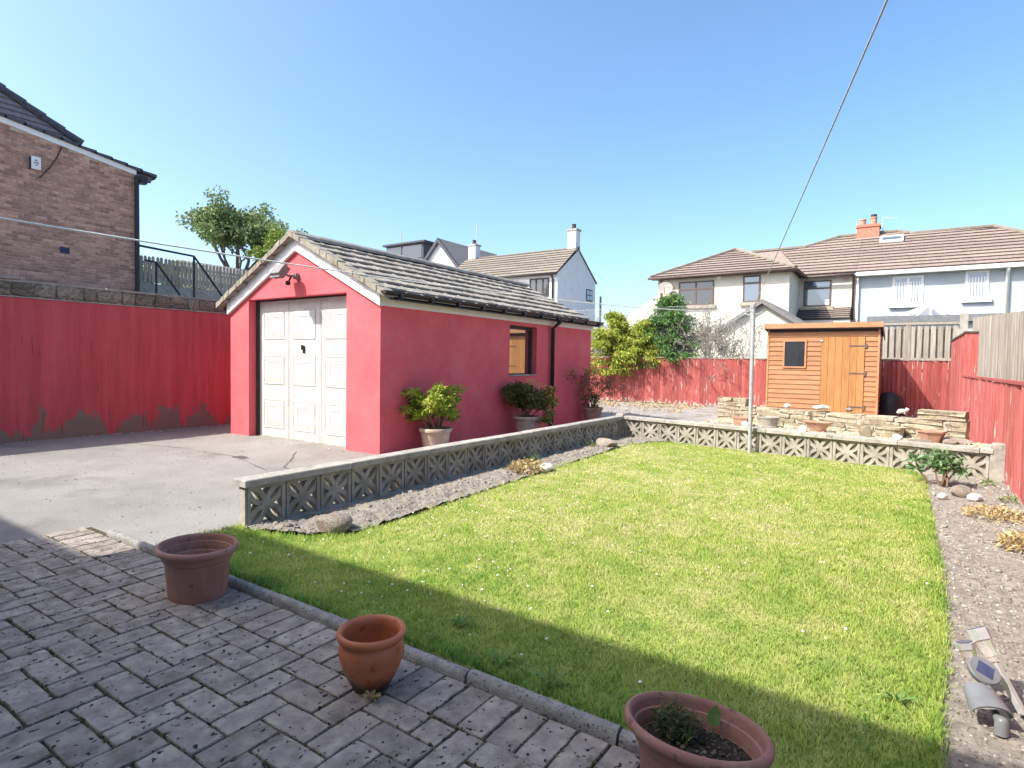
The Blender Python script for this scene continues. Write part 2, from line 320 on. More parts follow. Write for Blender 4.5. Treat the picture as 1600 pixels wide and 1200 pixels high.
# terrace above the retaining wall: the land rises away from the drive
xs = np.array([-10.22,-11.5,-13,-16,-20,-30,-60,-250]); zs = np.array([2.1,2.2,2.36,2.62,2.75,2.9,3.6,5]); ys = np.array([-60,-10,0,10,20,40,80,260.])
V = [(x, y, z) for x, z in zip(xs, zs) for y in ys]; ny = len(ys)
F = [(i*ny+j, i*ny+j+1, (i+1)*ny+j+1, (i+1)*ny+j) for i in range(len(xs)-1) for j in range(ny-1)]
b = len(V); V += [(-10.22, y, -.03) for y in ys]; F += [(j, b+j, b+j+1, j+1) for j in range(ny-1)]
o = MB().add(V, F).build('terrace', M['yard']); tag(o, kind='structure')

# patio: joint bed, then the blocks laid in herringbone with a soldier course along the kerb
patio = MB().add([(-4.64,-2,.006),(1.6,-2,.006),(1.6,1.66,.006),(-3.95,1.66,.006),(-3.95,1.70,.006),(-4.64,1.70,.006)], [(0,1,2,3,4,5)]).build('patio', M['joint']); tag(patio, kind='structure')
def paver_mesh(l, wd, k):
    rr = random.Random(k); hx, hy = l/2, wd/2; n = 5
    ring = []
    for (ax, ay), (bx, by), m in (((-hx,-hy),(hx,-hy),n),((hx,-hy),(hx,hy),3),((hx,hy),(-hx,hy),n),((-hx,hy),(-hx,-hy),3)):
        for i in range(m):
            t = i/m; j = rr.uniform(-.0022,.0022)
            if i == 0: ring.append((ax*.988, ay*.975))
            else: ring.append((ax+(bx-ax)*t + (j if ay != by else 0), ay+(by-ay)*t + (j if ax != bx else 0)))
    m = len(ring); vs = [(x, y, -.05) for x, y in ring] + [(x, y, -.0035) for x, y in ring] + [(x*.978, y*.955, rr.uniform(-.0012,.0008)) for x, y in ring]
    fs = [(i, (i+1)%m, m+(i+1)%m, m+i) for i in range(m)] + [(m+i, m+(i+1)%m, 2*m+(i+1)%m, 2*m+i) for i in range(m)] + [tuple(range(2*m, 3*m))]
    me = bpy.data.meshes.new('paver'); me.from_pydata(vs, [], fs); me.update(); me.materials.append(M['paver']); return me
PW = .112
pmesh = [paver_mesh(.2145, .1040, k) for k in range(8)]; hmesh = [paver_mesh(.1035, .1040, 20+k) for k in range(3)]
spots = []
nx = int(6.4/PW); nrow = int(3.2/PW)
for i in range(-2, nx):
    for j in range(-2, nrow):
        x = -4.62 + i*PW; y = 1.66 - 2.03*PW - (j+1)*PW; k = (i-j) % 4
        if k == 0: spots.append((x+PW, y+PW/2, 0))
        elif k == 3: spots.append((x+PW/2, y, 1))
ylim = 1.66-2.03*PW
cov = set()
def cells(s): return [(round((s[0]+4.62)/PW-.5+d*(s[2]==0), 1), round((ylim-s[1])/PW-.5+d*(s[2]==1), 1)) for d in (-.5,.5)]
spots = [s for s in spots if s[0] > -4.56 and s[0] < 1.5 and s[1] < 1.66-2.03*PW-.04 + .02 and (s[2] == 0 or s[1]+PW < 1.66-2.03*PW+.02)]
for s in spots: cov.update((round(a), round(b_)) for a, b_ in cells(s))
halves = [(-4.62+(i+.5)*PW, ylim-(j+.5)*PW, 2) for i in range(0, nx-2) for j in range(0, nrow-2) if (i, j) not in cov]
spots += halves
for i in range(int(6.1/PW)): spots.append((-4.58+i*PW, 1.66-PW-.006, 1))
def vis(x, y):
    v = Vector((x, y, .02)) - cam.matrix_world.translation; d = v.dot(fw)
    if d < .2: return None
    a = 910*v.dot(r2)/d; c = 910*v.dot(u2)/d
    return d if (-830 < a < 830 and c > -640) else None
ranked = sorted([(vis(s[0], s[1]), s) for s in spots if vis(s[0], s[1])], key=lambda t: t[0])
keep = set(id(s) for _, s in ranked[:300]); rest = MB()
for s in spots:
    z = .020 + random.uniform(-.0016,.0016); rz = (math.pi/2 if s[2] == 1 else 0) + random.choice((0, math.pi)) + random.gauss(0,.008)
    if id(s) in keep:
        piece('paver', random.choice(hmesh if s[2] == 2 else pmesh), patio, (s[0]+random.gauss(0,.0015), s[1]+random.gauss(0,.0015), z), (random.gauss(0,.006), random.gauss(0,.005), rz))
    else:
        hx, hy = {1: (.048,.1035), 0: (.1035,.048), 2: (.048,.048)}[s[2]]; rest.chbox(s[0]-hx, s[0]+hx, s[1]-hy, s[1]+hy, -.02, z, .006)
tag(rest.build('pavers', M['paver'], patio), kind='stuff')
mossP = []
for _, s in ranked[:420]:
    for q in range(26):
        hx, hy = {1: (.053,.109), 0: (.109,.053), 2: (.053,.053)}[s[2]]; e = random.random()
        mossP.append((s[0]+random.choice((-hx,hx))+random.gauss(0,.004), s[1]+random.uniform(-hy,hy), .0175) if e < hy/(hx+hy) else (s[0]+random.uniform(-hx,hx), s[1]+random.choice((-hy,hy))+random.gauss(0,.004), .0175))

# kerb: rounded concrete edging in short lengths
kerb = thing('kerb', None, None, (-1.5,1.68,0)); kerb['kind'] = 'structure'
prof = [(-.025,-.02),(-.025,.034),(-.020,.046),(-.009,.053),(.009,.053),(.020,.046),(.025,.034),(.025,-.02)]
x = -4.30
while x < 1.4:
    l = .60; n = len(prof); mb = MB()
    mb.prism([(x+.004, 1.685+a, c) for a, c in prof], (l-.008,0,0)); ob = mb.build('kerb_stone', M['kerb'], kerb, 35)
    ob.location.z += random.uniform(-.006,.004); ob.location.y += random.gauss(0,.002); x += l

# lawn sheet
lawn_poly = [(-3.78,1.725),(1.0,1.725),(.12,1.76),(.14,2.3),(.20,3.2),(.22,4.2),(.22,6),(.22,7.6),(.12,7.95),(-.5,8.07),(-1.7,8.28),(-2.6,8.45),(-3.0,8.46),(-3.22,8.30),(-3.27,7.8),(-3.23,6.8),(-3.19,5.8),(-3.13,4.4),(-3.07,3.2),(-3.05,2.6),(-3.16,2.38),(-3.45,2.28),(-3.78,2.26)]
lawn_poly[1] = (.12,1.725); del lawn_poly[2]
o = MB().add([(x, y, .03) for x, y in lawn_poly], [tuple(range(len(lawn_poly)))]).build('lawn', M['lawn']); tag(o, kind='structure')
def inside(px, py, poly):
    r = np.zeros(len(px), bool); n = len(poly)
    for i in range(n):
        (x1, y1), (x2, y2) = poly[i], poly[(i+1) % n]
        c = ((y1 > py) != (y2 > py)) & (px < (x2-x1)*(py-y1)/(y2-y1+1e-12)+x1); r ^= c
    return r
def edge_dist(px, py, poly):
    d = np.full(len(px), 9.); n = len(poly)
    for i in range(n):
        a = np.array(poly[i]); bb = np.array(poly[(i+1) % n]); e = bb-a; t = np.clip(((px-a[0])*e[0]+(py-a[1])*e[1])/(e@e), 0, 1)
        d = np.minimum(d, np.hypot(px-a[0]-t*e[0], py-a[1]-t*e[1]))
    return d
# flower beds: dry soil with clods
def bed(name, x0f, x1f, y0, y1, res, amp, zf, seed):
    nyb = int((y1-y0)/res); nxb = 44; t = np.linspace(0, 1, nxb); yy = np.linspace(y0, y1, nyb)
    Y, T = np.meshgrid(yy, t, indexing='ij'); X0 = x0f(Y); X1 = x1f(Y); X = X0 + (X1-X0)*T
    Z = zf(T, Y) + amp*(fbm(X*9, Y*9, 3, seed)-.45) + amp*.8*(np.abs(fbm(X*26, Y*26, 3, seed+5)-.45)) + .35*amp*(fbm(X*70, Y*70, 2, seed+9)-.4)
    Vv = np.stack([X, Y, Z], -1).reshape(-1, 3); i, j = np.meshgrid(np.arange(nyb-1), np.arange(nxb-1), indexing='ij'); a = (i*nxb+j).ravel()
    ob = npmesh(name, Vv, np.stack([a, a+1, a+nxb+1, a+nxb], 1), M['soil'], smooth=True); tag(ob, kind='structure'); return X, Y, Z
def left_edge(Y): return np.interp(Y, [2.2,2.38,2.6,3.2,4.4,5.8,6.8,7.8,8.3,8.75], [-3.66,-3.26,-3.0,-3.02,-3.08,-3.14,-3.18,-3.22,-3.05,-2.6])
LB = bed('flower_bed', lambda Y: -3.685+0*Y, left_edge, 2.24, 8.64, .014, .055, lambda T, Y: .012+.055*np.sin(np.clip(T*1.15, 0, 1)*math.pi*.75), 3)
RB = bed('flower_bed', lambda Y: np.interp(Y, [1.7,2.3,3.2,4.2,7.6,8.0], [.09,.11,.17,.19,.19,.09]), lambda Y: .885+0*Y, 1.7, 7.93, .012, .035, lambda T, Y: .02+.02*T, 11)
def lumps(name, P, S, material, seed, sq=.7):
    """scattered irregular stones as one mesh of deformed octahedra"""
    g = np.random.default_rng(seed); n = len(P)
    base = np.array([(1,0,0),(-1,0,0),(0,1,0),(0,-1,0),(0,0,1),(0,0,-1),(.6,.6,.55),(-.6,.6,.5),(.6,-.6,.5),(-.6,-.6,.55)])
    fc = np.array([(4,6,7),(4,7,9),(4,9,8),(4,8,6),(6,0,2),(6,2,7),(7,2,1),(7,1,9),(9,1,3),(9,3,8),(8,3,0),(8,0,6),(0,5,2),(2,5,1),(1,5,3),(3,5,0)])
    v = base[None]*g.uniform(.6, 1.25, (n, 10, 1)); th = g.uniform(0, 6.28, n); c, s = np.cos(th), np.sin(th)
    x = v[..., 0]*c[:, None]-v[..., 1]*s[:, None]; y = v[..., 0]*s[:, None]+v[..., 1]*c[:, None]*.8; z = v[..., 2]*sq
    v = np.stack([x, y, z], -1)*np.asarray(S)[:, None, None] + np.asarray(P)[:, None, :]
    f = fc[None] + (np.arange(n)*10)[:, None, None]
    ob = npmesh(name, v.reshape(-1, 3), f.reshape(-1, 3), material); return ob
g = np.random.default_rng(3)
tag(lumps('joint_moss', np.array(mossP), g.lognormal(-5.85,.5,len(mossP)).clip(.0012,.009), mat('moss', (.045,.045,.02), (.13,.115,.05), 40, .98, island=.5), 4), 'crumbs of dark moss and grit in the joints of the paving', 'moss', kind='stuff')
for (X, Y, Z), sd_, n, nm in ((LB, 21, 5200, 'soil_clods'), (RB, 22, 8000, 'soil_crumbs')):
    g = np.random.default_rng(sd_); k = g.integers(0, X.size, n); P = np.stack([X.ravel()[k], Y.ravel()[k], Z.ravel()[k]-.001], 1)
    S = g.lognormal(-5.1 if sd_ == 21 else -5.25, .5, n).clip(.0025, .034)
    tag(lumps(nm, P, S, M['clod'], sd_), 'loose clods of dry soil strewn over the bed' + (' by the screen wall' if sd_ == 21 else ' along the red fence'), 'soil', kind='stuff')
g = np.random.default_rng(5); k = g.integers(0, RB[0].size, 260); P = np.stack([RB[0].ravel()[k], RB[1].ravel()[k], RB[2].ravel()[k]], 1)
tag(lumps('pebbles', P, g.lognormal(-4.7, .35, 260).clip(.005, .025), M['pebble'], 6), 'small pale pebbles scattered on the right hand bed', 'pebbles', kind='stuff')

# grass blades
def blades(N_, poly, hbase, seed, wbase=.0032):
    g = np.random.default_rng(seed); xs_ = g.uniform(-3.85, .3, N_*2); ys_ = g.uniform(1.7, 8.6, N_*2)
    dist = np.hypot(xs_, ys_); keepp = g.random(N_*2) < np.clip(3.2/dist, .42, 1)
    kk = inside(xs_, ys_, poly) & keepp; x = xs_[kk]; y = ys_[kk]; n = len(x); dist = dist[kk]
    ed = edge_dist(x, y, poly); x = x + g.normal(0, .012, n)
    pn = fbm(x*1.4, y*1.4, 3, 4); tuft = fbm(x*7, y*7, 2, 8)
    h = hbase*(.55+.8*pn+.5*tuft)*g.uniform(.6, 1.35, n)*(1+.55*np.exp(-ed/.05)); wv = wbase*(.75+.18*dist)*g.uniform(.7, 1.3, n)
    th = g.uniform(0, 6.283, n); lean = g.uniform(.15, .95, n)*h; la = th + g.normal(1.57, .7, n)
    sx, sy = np.cos(th)*wv/2, np.sin(th)*wv/2; dx, dy = np.cos(la)*lean, np.sin(la)*lean; z0 = np.full(n, .024)
    v = np.stack([np.stack([x-sx, y-sy, z0], 1), np.stack([x+sx, y+sy, z0], 1), np.stack([x+sx*.75+dx*.4, y+sy*.75+dy*.4, z0+h*.62], 1),
                  np.stack([x-sx*.75+dx*.4, y-sy*.75+dy*.4, z0+h*.62], 1), np.stack([x+dx, y+dy, z0+h*.95], 1)], 1)
    b0 = np.arange(n)*5; t = np.concatenate([np.stack([b0, b0+1, b0+2], 1), np.stack([b0, b0+2, b0+3], 1), np.stack([b0+3, b0+2, b0+4], 1)])
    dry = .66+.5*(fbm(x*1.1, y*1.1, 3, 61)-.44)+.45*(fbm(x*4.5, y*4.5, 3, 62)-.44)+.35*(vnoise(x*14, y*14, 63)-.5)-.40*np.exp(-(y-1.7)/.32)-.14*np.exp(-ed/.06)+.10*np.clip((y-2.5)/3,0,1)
    return v.reshape(-1, 3), t, np.repeat(np.clip(dry, .06, .95), 5)
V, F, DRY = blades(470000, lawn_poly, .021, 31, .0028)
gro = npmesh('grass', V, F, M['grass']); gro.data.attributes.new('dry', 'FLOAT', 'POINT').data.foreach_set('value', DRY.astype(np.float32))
g = np.random.default_rng(32); nb = len(V)//5; nn = np.stack([g.normal(0,.22,nb), g.normal(0,.22,nb), np.ones(nb)], 1); nn /= np.linalg.norm(nn, axis=1)[:, None]
gro.data.normals_split_custom_set_from_vertices(np.repeat(nn, 5, 0).tolist())
tag(gro, 'short sunlit lawn grass, yellow green with clover in it', 'grass', kind='stuff')
# clover heads: little domed balls
g = np.random.default_rng(77); px_ = g.uniform(-3.7, .2, 2000); py_ = g.uniform(1.85, 8.3, 2000)
pr_ = np.exp(-((px_+2.6)/1.3)**2)*.5+.06; kk = inside(px_, py_, lawn_poly) & (g.random(2000) < pr_*(.35+fbm(px_*1.5, py_*1.5, 2, 3)*1.2)); n = kk.sum()
P = np.stack([px_[kk], py_[kk], g.uniform(.045, .062, n)], 1)
tag(lumps('clover_flowers', P, g.uniform(.005, .009, n), M['clover'], 78, .85), 'white clover flower heads dotted over the lawn', 'clover', kind='stuff')

# ------------------------------------------------------------------ foliage helpers
def leaves(name, P, size, material, parent=None, aspect=.45, out=None, outw=.6, up_=.2, seed=1, droop=.15, kind=None):
    g = np.random.default_rng(seed); P = np.asarray(P, float); n = len(P)
    d = g.normal(size=(n, 3)); d[:, 2] += up_
    if out is not None: d = d/np.linalg.norm(d, axis=1)[:, None] + outw*np.asarray(out)
    d /= np.linalg.norm(d, axis=1)[:, None]
    s = np.cross(d, g.normal(size=(n, 3))); s /= np.linalg.norm(s, axis=1)[:, None]
    Ls = (np.asarray(size)*g.uniform(.65, 1.3, n))[:, None]; W = Ls*aspect/2; dz = np.array([0, 0, -1.])*Ls*droop
    v = np.stack([P, P+d*Ls*.5+s*W, P+d*Ls+dz, P+d*Ls*.5-s*W], 1)
    f = np.arange(n*4).reshape(n, 4); ob = npmesh(name, v.reshape(-1, 3), f, material, parent)
    return ob
def branch(mb, p, d, length, r, level, tips, g, spread=.6, n=3, seg=4, upw=.15, shrink=.68, minr=.004, sides=6):
    pts = [p]; rad = [r]; q = np.array(p, float); dd = np.array(d, float)
    for i in range(seg):
        dd = dd + g.normal(size=3)*.16 + np.array([0, 0, upw*.4]); dd /= np.linalg.norm(dd); q = q + dd*length/seg
        pts.append(tuple(q)); rad.append(max(minr, r*(1-.45*(i+1)/seg)))
    mb.tube(pts, rad, sides, cap=False)
    if level == 0: tips.append((q, dd)); return
    for k in range(n):
        e = dd + g.normal(size=3)*spread; e[2] += upw; e /= np.linalg.norm(e)
        st = np.array(pts[-1 - (k % 2) * (1 if seg > 2 else 0)])
        branch(mb, tuple(st), e, length*shrink*g.uniform(.8, 1.2), rad[-1]*.75, level-1, tips, g, spread, n, seg, upw, shrink, minr, sides)
    if level <= 1: tips.append((q, dd))
def cluster(tips, per, rad, g):
    P = []; O = []
    for q, dd in tips:
        o_ = g.normal(size=(per, 3)); o_ /= np.linalg.norm(o_, axis=1)[:, None]; o_ *= (g.random(per)**.45)[:, None]
        P.append(q + o_*np.asarray(rad)); O.append(o_)
    return np.concatenate(P), np.concatenate(O)

# ------------------------------------------------------------------ pierced screen walls
def screen_block_mesh():
    mb = MB(); s = .29; d = .045; fwid = .024
    for a, b_, c, e in ((-s/2,s/2,0,fwid),(-s/2,s/2,s-fwid,s),(-s/2,-s/2+fwid,fwid,s-fwid),(s/2-fwid,s/2,fwid,s-fwid)): mb.box(a, b_, -d, d, c, e)
    hh = s/2; rr_ = hh - .006; wd = .0185
    for k, (cx, cz, a0) in enumerate(((0, 0, 0), (hh, hh, math.pi/2), (0, s, math.pi), (-hh, hh, -math.pi/2))):
        dd = d - .006 - .0018*k; n = 12; vs = []
        for i in range(n+1):
            a = a0 + math.pi*(.045 + .91*i/n)
            for rad in (rr_-wd, rr_+wd):
                x = cx + rad*math.cos(a); z = cz + rad*math.sin(a); x = max(-hh+.004, min(hh-.004, x)); z = max(.004, min(s-.004, z))
                vs += [(x, -dd, z), (x, dd, z)]
        fs = []
        for i in range(n):
            p = 4*i; q = p+4
            fs += [(p, q, q+2, p+2), (p+1, p+3, q+3, q+1), (p, p+1, q+1, q), (p+2, q+2, q+3, p+3)]
        mb.add(vs, fs)
    me = mb.mesh('screen_block'); me.materials.append(M['block']); return me
SB = screen_block_mesh()
def screen_wall(label, A, B, nblk, cop, piers, backed=False):
    A = Vector(A); B = Vector(B); d = (B-A).normalized(); L_ = (B-A).length; ang = math.atan2(d.y, d.x); nrm = Vector((-d.y, d.x))
    t = thing('screen_block_wall', label, 'garden wall', (A.x, A.y, 0))
    p = L_/nblk
    for i in range(nblk):
        c = A + d*(p*(i+.5)); piece('block', SB, t, (c.x, c.y, .022+random.uniform(-.003,.003)), (0, 0, ang+random.gauss(0,.006)+random.choice((0, math.pi))), (p/.305,1,1))
    if backed: MB().obox(((A+B)/2).to_3d()+nrm.to_3d()*.012+Vector((0,0,.165)), d.to_3d()*(L_/2), nrm.to_3d()*.012, (0,0,.14)).build('backing', M['block'], t)
    mj = MB()
    for i in range(nblk+1):
        c = A + d*(p*i); mj.obox((c.x, c.y, .165), d.to_3d()*.0085, nrm.to_3d()*.034, (0,0,.145))
    mj.build('mortar_joint', M['mortar'], t)
    MB().obox(((A+B)/2).to_3d()+Vector((0,0,.008)), d.to_3d()*(L_/2), nrm.to_3d()*.07, (0,0,.022)).build('footing', M['coping'], t)
    x = -.03; k = 0
    while x < L_+.02:
        l = min(cop, L_+.03-x)
        if l < .1: break
        c = A + d*(x+l/2); mb = MB(); mb.chbox(-l/2+.003, l/2-.003, -.073, .073, 0, .048, .006); me = mb.mesh('coping'); me.materials.append(M['coping'])
        piece('coping', me, t, (c.x, c.y, .316+random.uniform(-.002,.003)), (random.gauss(0,.006), random.gauss(0,.003), ang+random.gauss(0,.003))); x += l
    for s, hgt in piers:
        c = A + d*s; mb = MB(); mb.chbox(-.062, .062, -.062, .062, -.02, hgt, .012); me = mb.mesh('pier'); me.materials.append(M['coping']); piece('pier', me, t, (c.x, c.y, 0), (0, 0, ang))
    return t
screen_wall('low pierced concrete screen wall dividing the driveway from the left soil bed', (-3.735,2.27), (-3.735,8.62), 21, .915, [(6.43,.40)])
screen_wall('low pierced concrete screen wall across the far end of the lawn', (-3.63,8.715), (.79,7.90), 15, .74, [(4.56,.43)], True)
# raised gravel bed behind the far wall, closed by a low wall of sandstone walling
def lerp(a, b_, t): return (a[0]+(b_[0]-a[0])*t, a[1]+(b_[1]-a[1])*t)
gx = np.linspace(0, 1, 130); gy = np.linspace(0, 1, 44); V = []
for s in gx:
    a = lerp((-2.75,8.61), (.86,7.955), s); c = lerp((-2.75,9.60), (.86,8.68), s)
    for t in gy: V.append((*lerp(a, c, t), 0))
V = np.array(V); V[:, 2] = .318 + .028*fbm(V[:, 0]*5, V[:, 1]*5, 3, 40) + .014*fbm(V[:, 0]*40, V[:, 1]*40, 2, 41)
V[:, 2] -= np.clip(1-np.repeat(gx, 44)/.06, 0, 1)*.28
i, j = np.meshgrid(np.arange(129), np.arange(43), indexing='ij'); a = (i*44+j).ravel()
tag(npmesh('gravel_bed', V, np.stack([a, a+44, a+45, a+1], 1), M['gravel'], smooth=True), kind='structure')
mb = MB(); mb.prism([(-2.78,8.60,-.03),(-2.78,8.60,.245),(.85,7.945,.245),(.85,7.945,-.03)], (.01,.05,0)); tag(mb.build('bed_backing', M['mortar']), kind='structure')
g = np.random.default_rng(50); n = 1500; s = g.random(n); t = g.random(n)
P = np.array([(*lerp(lerp((-2.5,8.62), (.84,7.98), a_), lerp((-2.5,9.5), (.84,8.62), a_), b_), .340) for a_, b_ in zip(s, t)])
tag(lumps('gravel', P, g.lognormal(-4.6, .4, n).clip(.004, .025), M['gravel'], 51), 'pale sandy gravel and chippings in the raised bed', 'gravel', kind='stuff')
def stone_mesh(k, l, h, d):
    rr = random.Random(k+100); mb = bmesh.new(); bmesh.ops.create_cube(mb, size=1)
    bmesh.ops.subdivide_edges(mb, edges=mb.edges, cuts=1)
    for v in mb.verts:
        v.co = Vector((v.co.x*l, v.co.y*d, v.co.z*h)); e = sum(abs(c) > .49*q for c, q in ((v.co.x, l), (v.co.y, d), (v.co.z, h)))
        if e >= 2: v.co *= .93
        v.co += Vector((rr.uniform(-1,1)*.018*min(l,.3)*2, rr.uniform(-1,1)*.014, rr.uniform(-1,1)*.07*h))
    me = bpy.data.meshes.new('stone'); mb.to_mesh(me); mb.free(); me.materials.append(M['stone']); return me
stones = [stone_mesh(k, 1, .062, .20) for k in range(7)]
sw = thing('stone_wall', 'low sandstone garden wall with raised ends behind the gravel bed', 'garden wall', (-.8,9.5,0))
SA, SBp = Vector((-2.41,9.52)), Vector((.66,8.66)); sdv = (SBp-SA).normalized(); sang = math.atan2(sdv.y, sdv.x); SL = (SBp-SA).length
def course(z, s0, s1, off=0):
    x = s0
    while x < s1-.02:
        l = min(random.uniform(.22,.52), s1-x)
        if s1-x-l < .1: l = s1-x
        c = SA + sdv*(x+l/2); piece('stone', random.choice(stones), sw, (c.x, c.y, z), (random.gauss(0,.02), random.gauss(0,.008), sang+random.gauss(0,.012)), (l*.985, random.uniform(.92,1.06), random.uniform(.92,1.05))); x += l
for k in range(5): course(.30+k*.062, 0, SL)
for k in range(2): course(.608+k*.058, 0, .49)
for k in range(2): course(.608+k*.058, SL-.52, SL)
MB().obox((((SA+SBp)/2).x, ((SA+SBp)/2).y, .27), sdv.to_3d()*(SL/2-.02), Vector((-sdv.y, sdv.x, 0))*.075, (0,0,.29)).build('core', M['mortar'], sw)

# ------------------------------------------------------------------ the red garage
GX0, GX1, GY0, GY1 = -8.76, -5.43, 5.12, 11.0; GR = (GX0+GX1)/2; SL_ = .493
gar = thing('garage', 'red painted garage with white panelled door and concrete tile roof', 'garage', (GR, GY0, 0))
def roofz(x): return 2.95 - SL_*abs(x-GR)
wz = lambda x: roofz(x)-.10
OX0, OX1, OZ = -8.27, -6.06, 2.07
mb = MB()
mb.prism([(GX0,GY0,-.03),(OX0,GY0,-.03),(OX0,GY0,OZ),(GX0,GY0,OZ-.001)], (0,.2,0))
mb.v[-5] = mb.v[-5]
mb.prism([(OX1,GY0,-.03),(GX1,GY0,-.03),(GX1,GY0,wz(GX1)),(OX1,GY0,wz(OX1))], (0,.2,0))
mb.v = mb.v[8:]; mb.f = [tuple(i-8 for i in f) for f in mb.f[6:]]
mb.prism([(GX0,GY0,-.03),(OX0,GY0,-.03),(OX0,GY0,wz(OX0)),(GX0,GY0,wz(GX0))], (0,.2,0))
mb.prism([(OX0,GY0,OZ),(OX1,GY0,OZ),(OX1,GY0,wz(OX1)),(GR,GY0,wz(GR)),(OX0,GY0,wz(OX0))], (0,.2,0))
WY0, WY1, WZ0, WZ1 = 7.99, 8.85, .96, 1.81; zt = wz(GX1)-.001
for y0, y1, z0, z1 in ((GY0+.2,WY0,-.03,zt),(WY1,GY1,-.03,zt),(WY0,WY1,-.03,WZ0),(WY0,WY1,WZ1,zt)): mb.box(GX1-.2, GX1, y0, y1, z0, z1)
mb.box(GX0, GX0+.2, GY0+.2, GY1, -.03, zt)
mb.prism([(GX0+.2,GY1-.2,-.03),(GX1-.2,GY1-.2,-.03),(GX1-.2,GY1-.2,wz(GX1-.2)),(GR,GY1-.2,wz(GR)),(GX0+.2,GY1-.2,wz(GX0+.2))], (0,.2,0))
mb.build('wall', M['red'], gar)
# up-and-over door with nine raised panels
DX0, DX1, DY = -8.215, -6.062, 5.27
door = MB().box(DX0, DX1, DY, DY+.05, .015, 2.045).build('door', M['door_sheet'], gar)
MB().box(OX0+.003, DX0-.002, DY-.03, DY+.04, 0, OZ-.003).build('door_frame', M['dark_frame'], gar)
MB().box(DX0-.002, DX1, DY-.012, DY+.04, 2.047, OZ-.003).build('door_frame', M['dark_frame'], gar)
def panel_mesh(wd, h):
    mb = MB(); a, c = wd/2, h/2
    rings = [(a, c, 0), (a, c, -.007), (a-.014, c-.014, -.007), (a-.020, c-.020, -.001), (a*.54, c*.52, -.014), (a*.51, c*.49, -.008)]
    vs = [(sx*p, y, sz*q) for p, q, y in rings for sx, sz in ((-1,-1),(1,-1),(1,1),(-1,1))]
    fs = [(4*i+k, 4*i+(k+1)%4, 4*i+4+(k+1)%4, 4*i+4+k) for i in range(len(rings)-1) for k in range(4)] + [(20,21,22,23)]
    mb.add(vs, fs); me = mb.mesh('panel'); me.materials.append(M['door_white']); return me
PM = panel_mesh(.50, .43)
for ix in range(3):
    for zc in (.36, 1.02, 1.69): piece('panel', PM, door, (DX0+.36+ix*.717, DY-.0015, zc))
mb = MB(); 
for ix in range(2): mb.box(DX0+.36+ix*.717+.335, DX0+.36+ix*.717+.355, DY-.005, DY+.001, .03, 2.03); mb.box(DX0+.36+ix*.717+.367, DX0+.36+ix*.717+.387, DY-.005, DY+.001, .03, 2.03)
mb.build('rib', M['door_white'], door)
hx = DX0+1.07; mb = MB(); mb.box(hx-.028, hx-.018, DY-.03, DY, 1.32, 1.39); mb.box(hx-.018, hx+.012, DY-.03, DY-.02, 1.35, 1.36); mb.box(hx+.012, hx+.022, DY-.03, DY, 1.27, 1.38); mb.build('handle', M['black'], door)
MB().box(DX0, DX1, DY-.02, DY+.06, -.02, .013).build('threshold', M['coping'], gar)
# side window
mb = MB(); x = GX1-.10; mb.box(x-.05, x, WY0, WY0+.045, WZ0, WZ1); mb.box(x-.05, x, WY1-.05, WY1, WZ0, WZ1); mb.box(x-.05, x, WY0+.045, WY1-.05, WZ1-.055, WZ1); mb.box(x-.05, x, WY0+.045, WY1-.05, WZ0, WZ0+.04)
wn = mb.build('window', M['dark_frame'], gar)
MB().box(x-.034, x-.024, WY0+.045, WY1-.05, WZ0+.04, WZ1-.055).build('pane', M['glass_mirror'], wn)
MB().box(GX1-.10, GX1+.015, WY0+.004, WY1-.004, WZ0+.001, WZ0+.022).build('sill', M['coping'], wn)
# roof: deck, tiles one by one on the slope in view, ridge, verge, barge boards, fascia, gutter
al = math.atan(SL_); EX = GX1+.20; EXL = GX0-.20; RY0, RY1 = 4.99, 11.06
mb = MB(); mb.prism([(GR,RY0+.12,2.865),(EX-.02,RY0+.12,2.865-SL_*(EX-.02-GR)),(EX-.02,RY0+.12,2.845-SL_*(EX-.02-GR)),(GR,RY0+.12,2.845),(EXL+.02,RY0+.12,2.845-SL_*(EX-.02-GR)),(EXL+.02,RY0+.12,2.865-SL_*(EX-.02-GR))], (0,RY1-RY0-.13,0))
roof = mb.build('roof', M['black'], gar)  # deck coloured black so the tile courses show dark shadow lines
mt = MB()
tl, tw, th = .315, .296, .026
mt.chbox(0, tl, -tw/2, tw/2, -th, 0, .004); mt.chbox(.004, tl-.006, -tw/2+.10, -tw/2+.118, -.002, .010, .004); TM = mt.mesh('tile'); TM.materials.append(M['tile'])
slopelen = (EX-GR)/math.cos(al); NC = 8; ga = slopelen/NC; beta = math.asin(.033/ga)
def tiles(side):
    for c in range(NC):
        s0 = c*ga - (tl-ga); off = (c % 2)*.15
        for k in range(21):
            y = RY0+.16+off+k*.298
            if y+tw/2 > RY1+.05: continue
            x = GR + s0*math.cos(al); z = 2.882 - s0*math.sin(al)
            piece('tile', TM, roof, (x, y, z+random.uniform(-.003,.003)), (random.gauss(0,.006), al-beta+random.gauss(0,.008), random.gauss(0,.004)), (1,1,1))
tiles(1)
mb = MB()
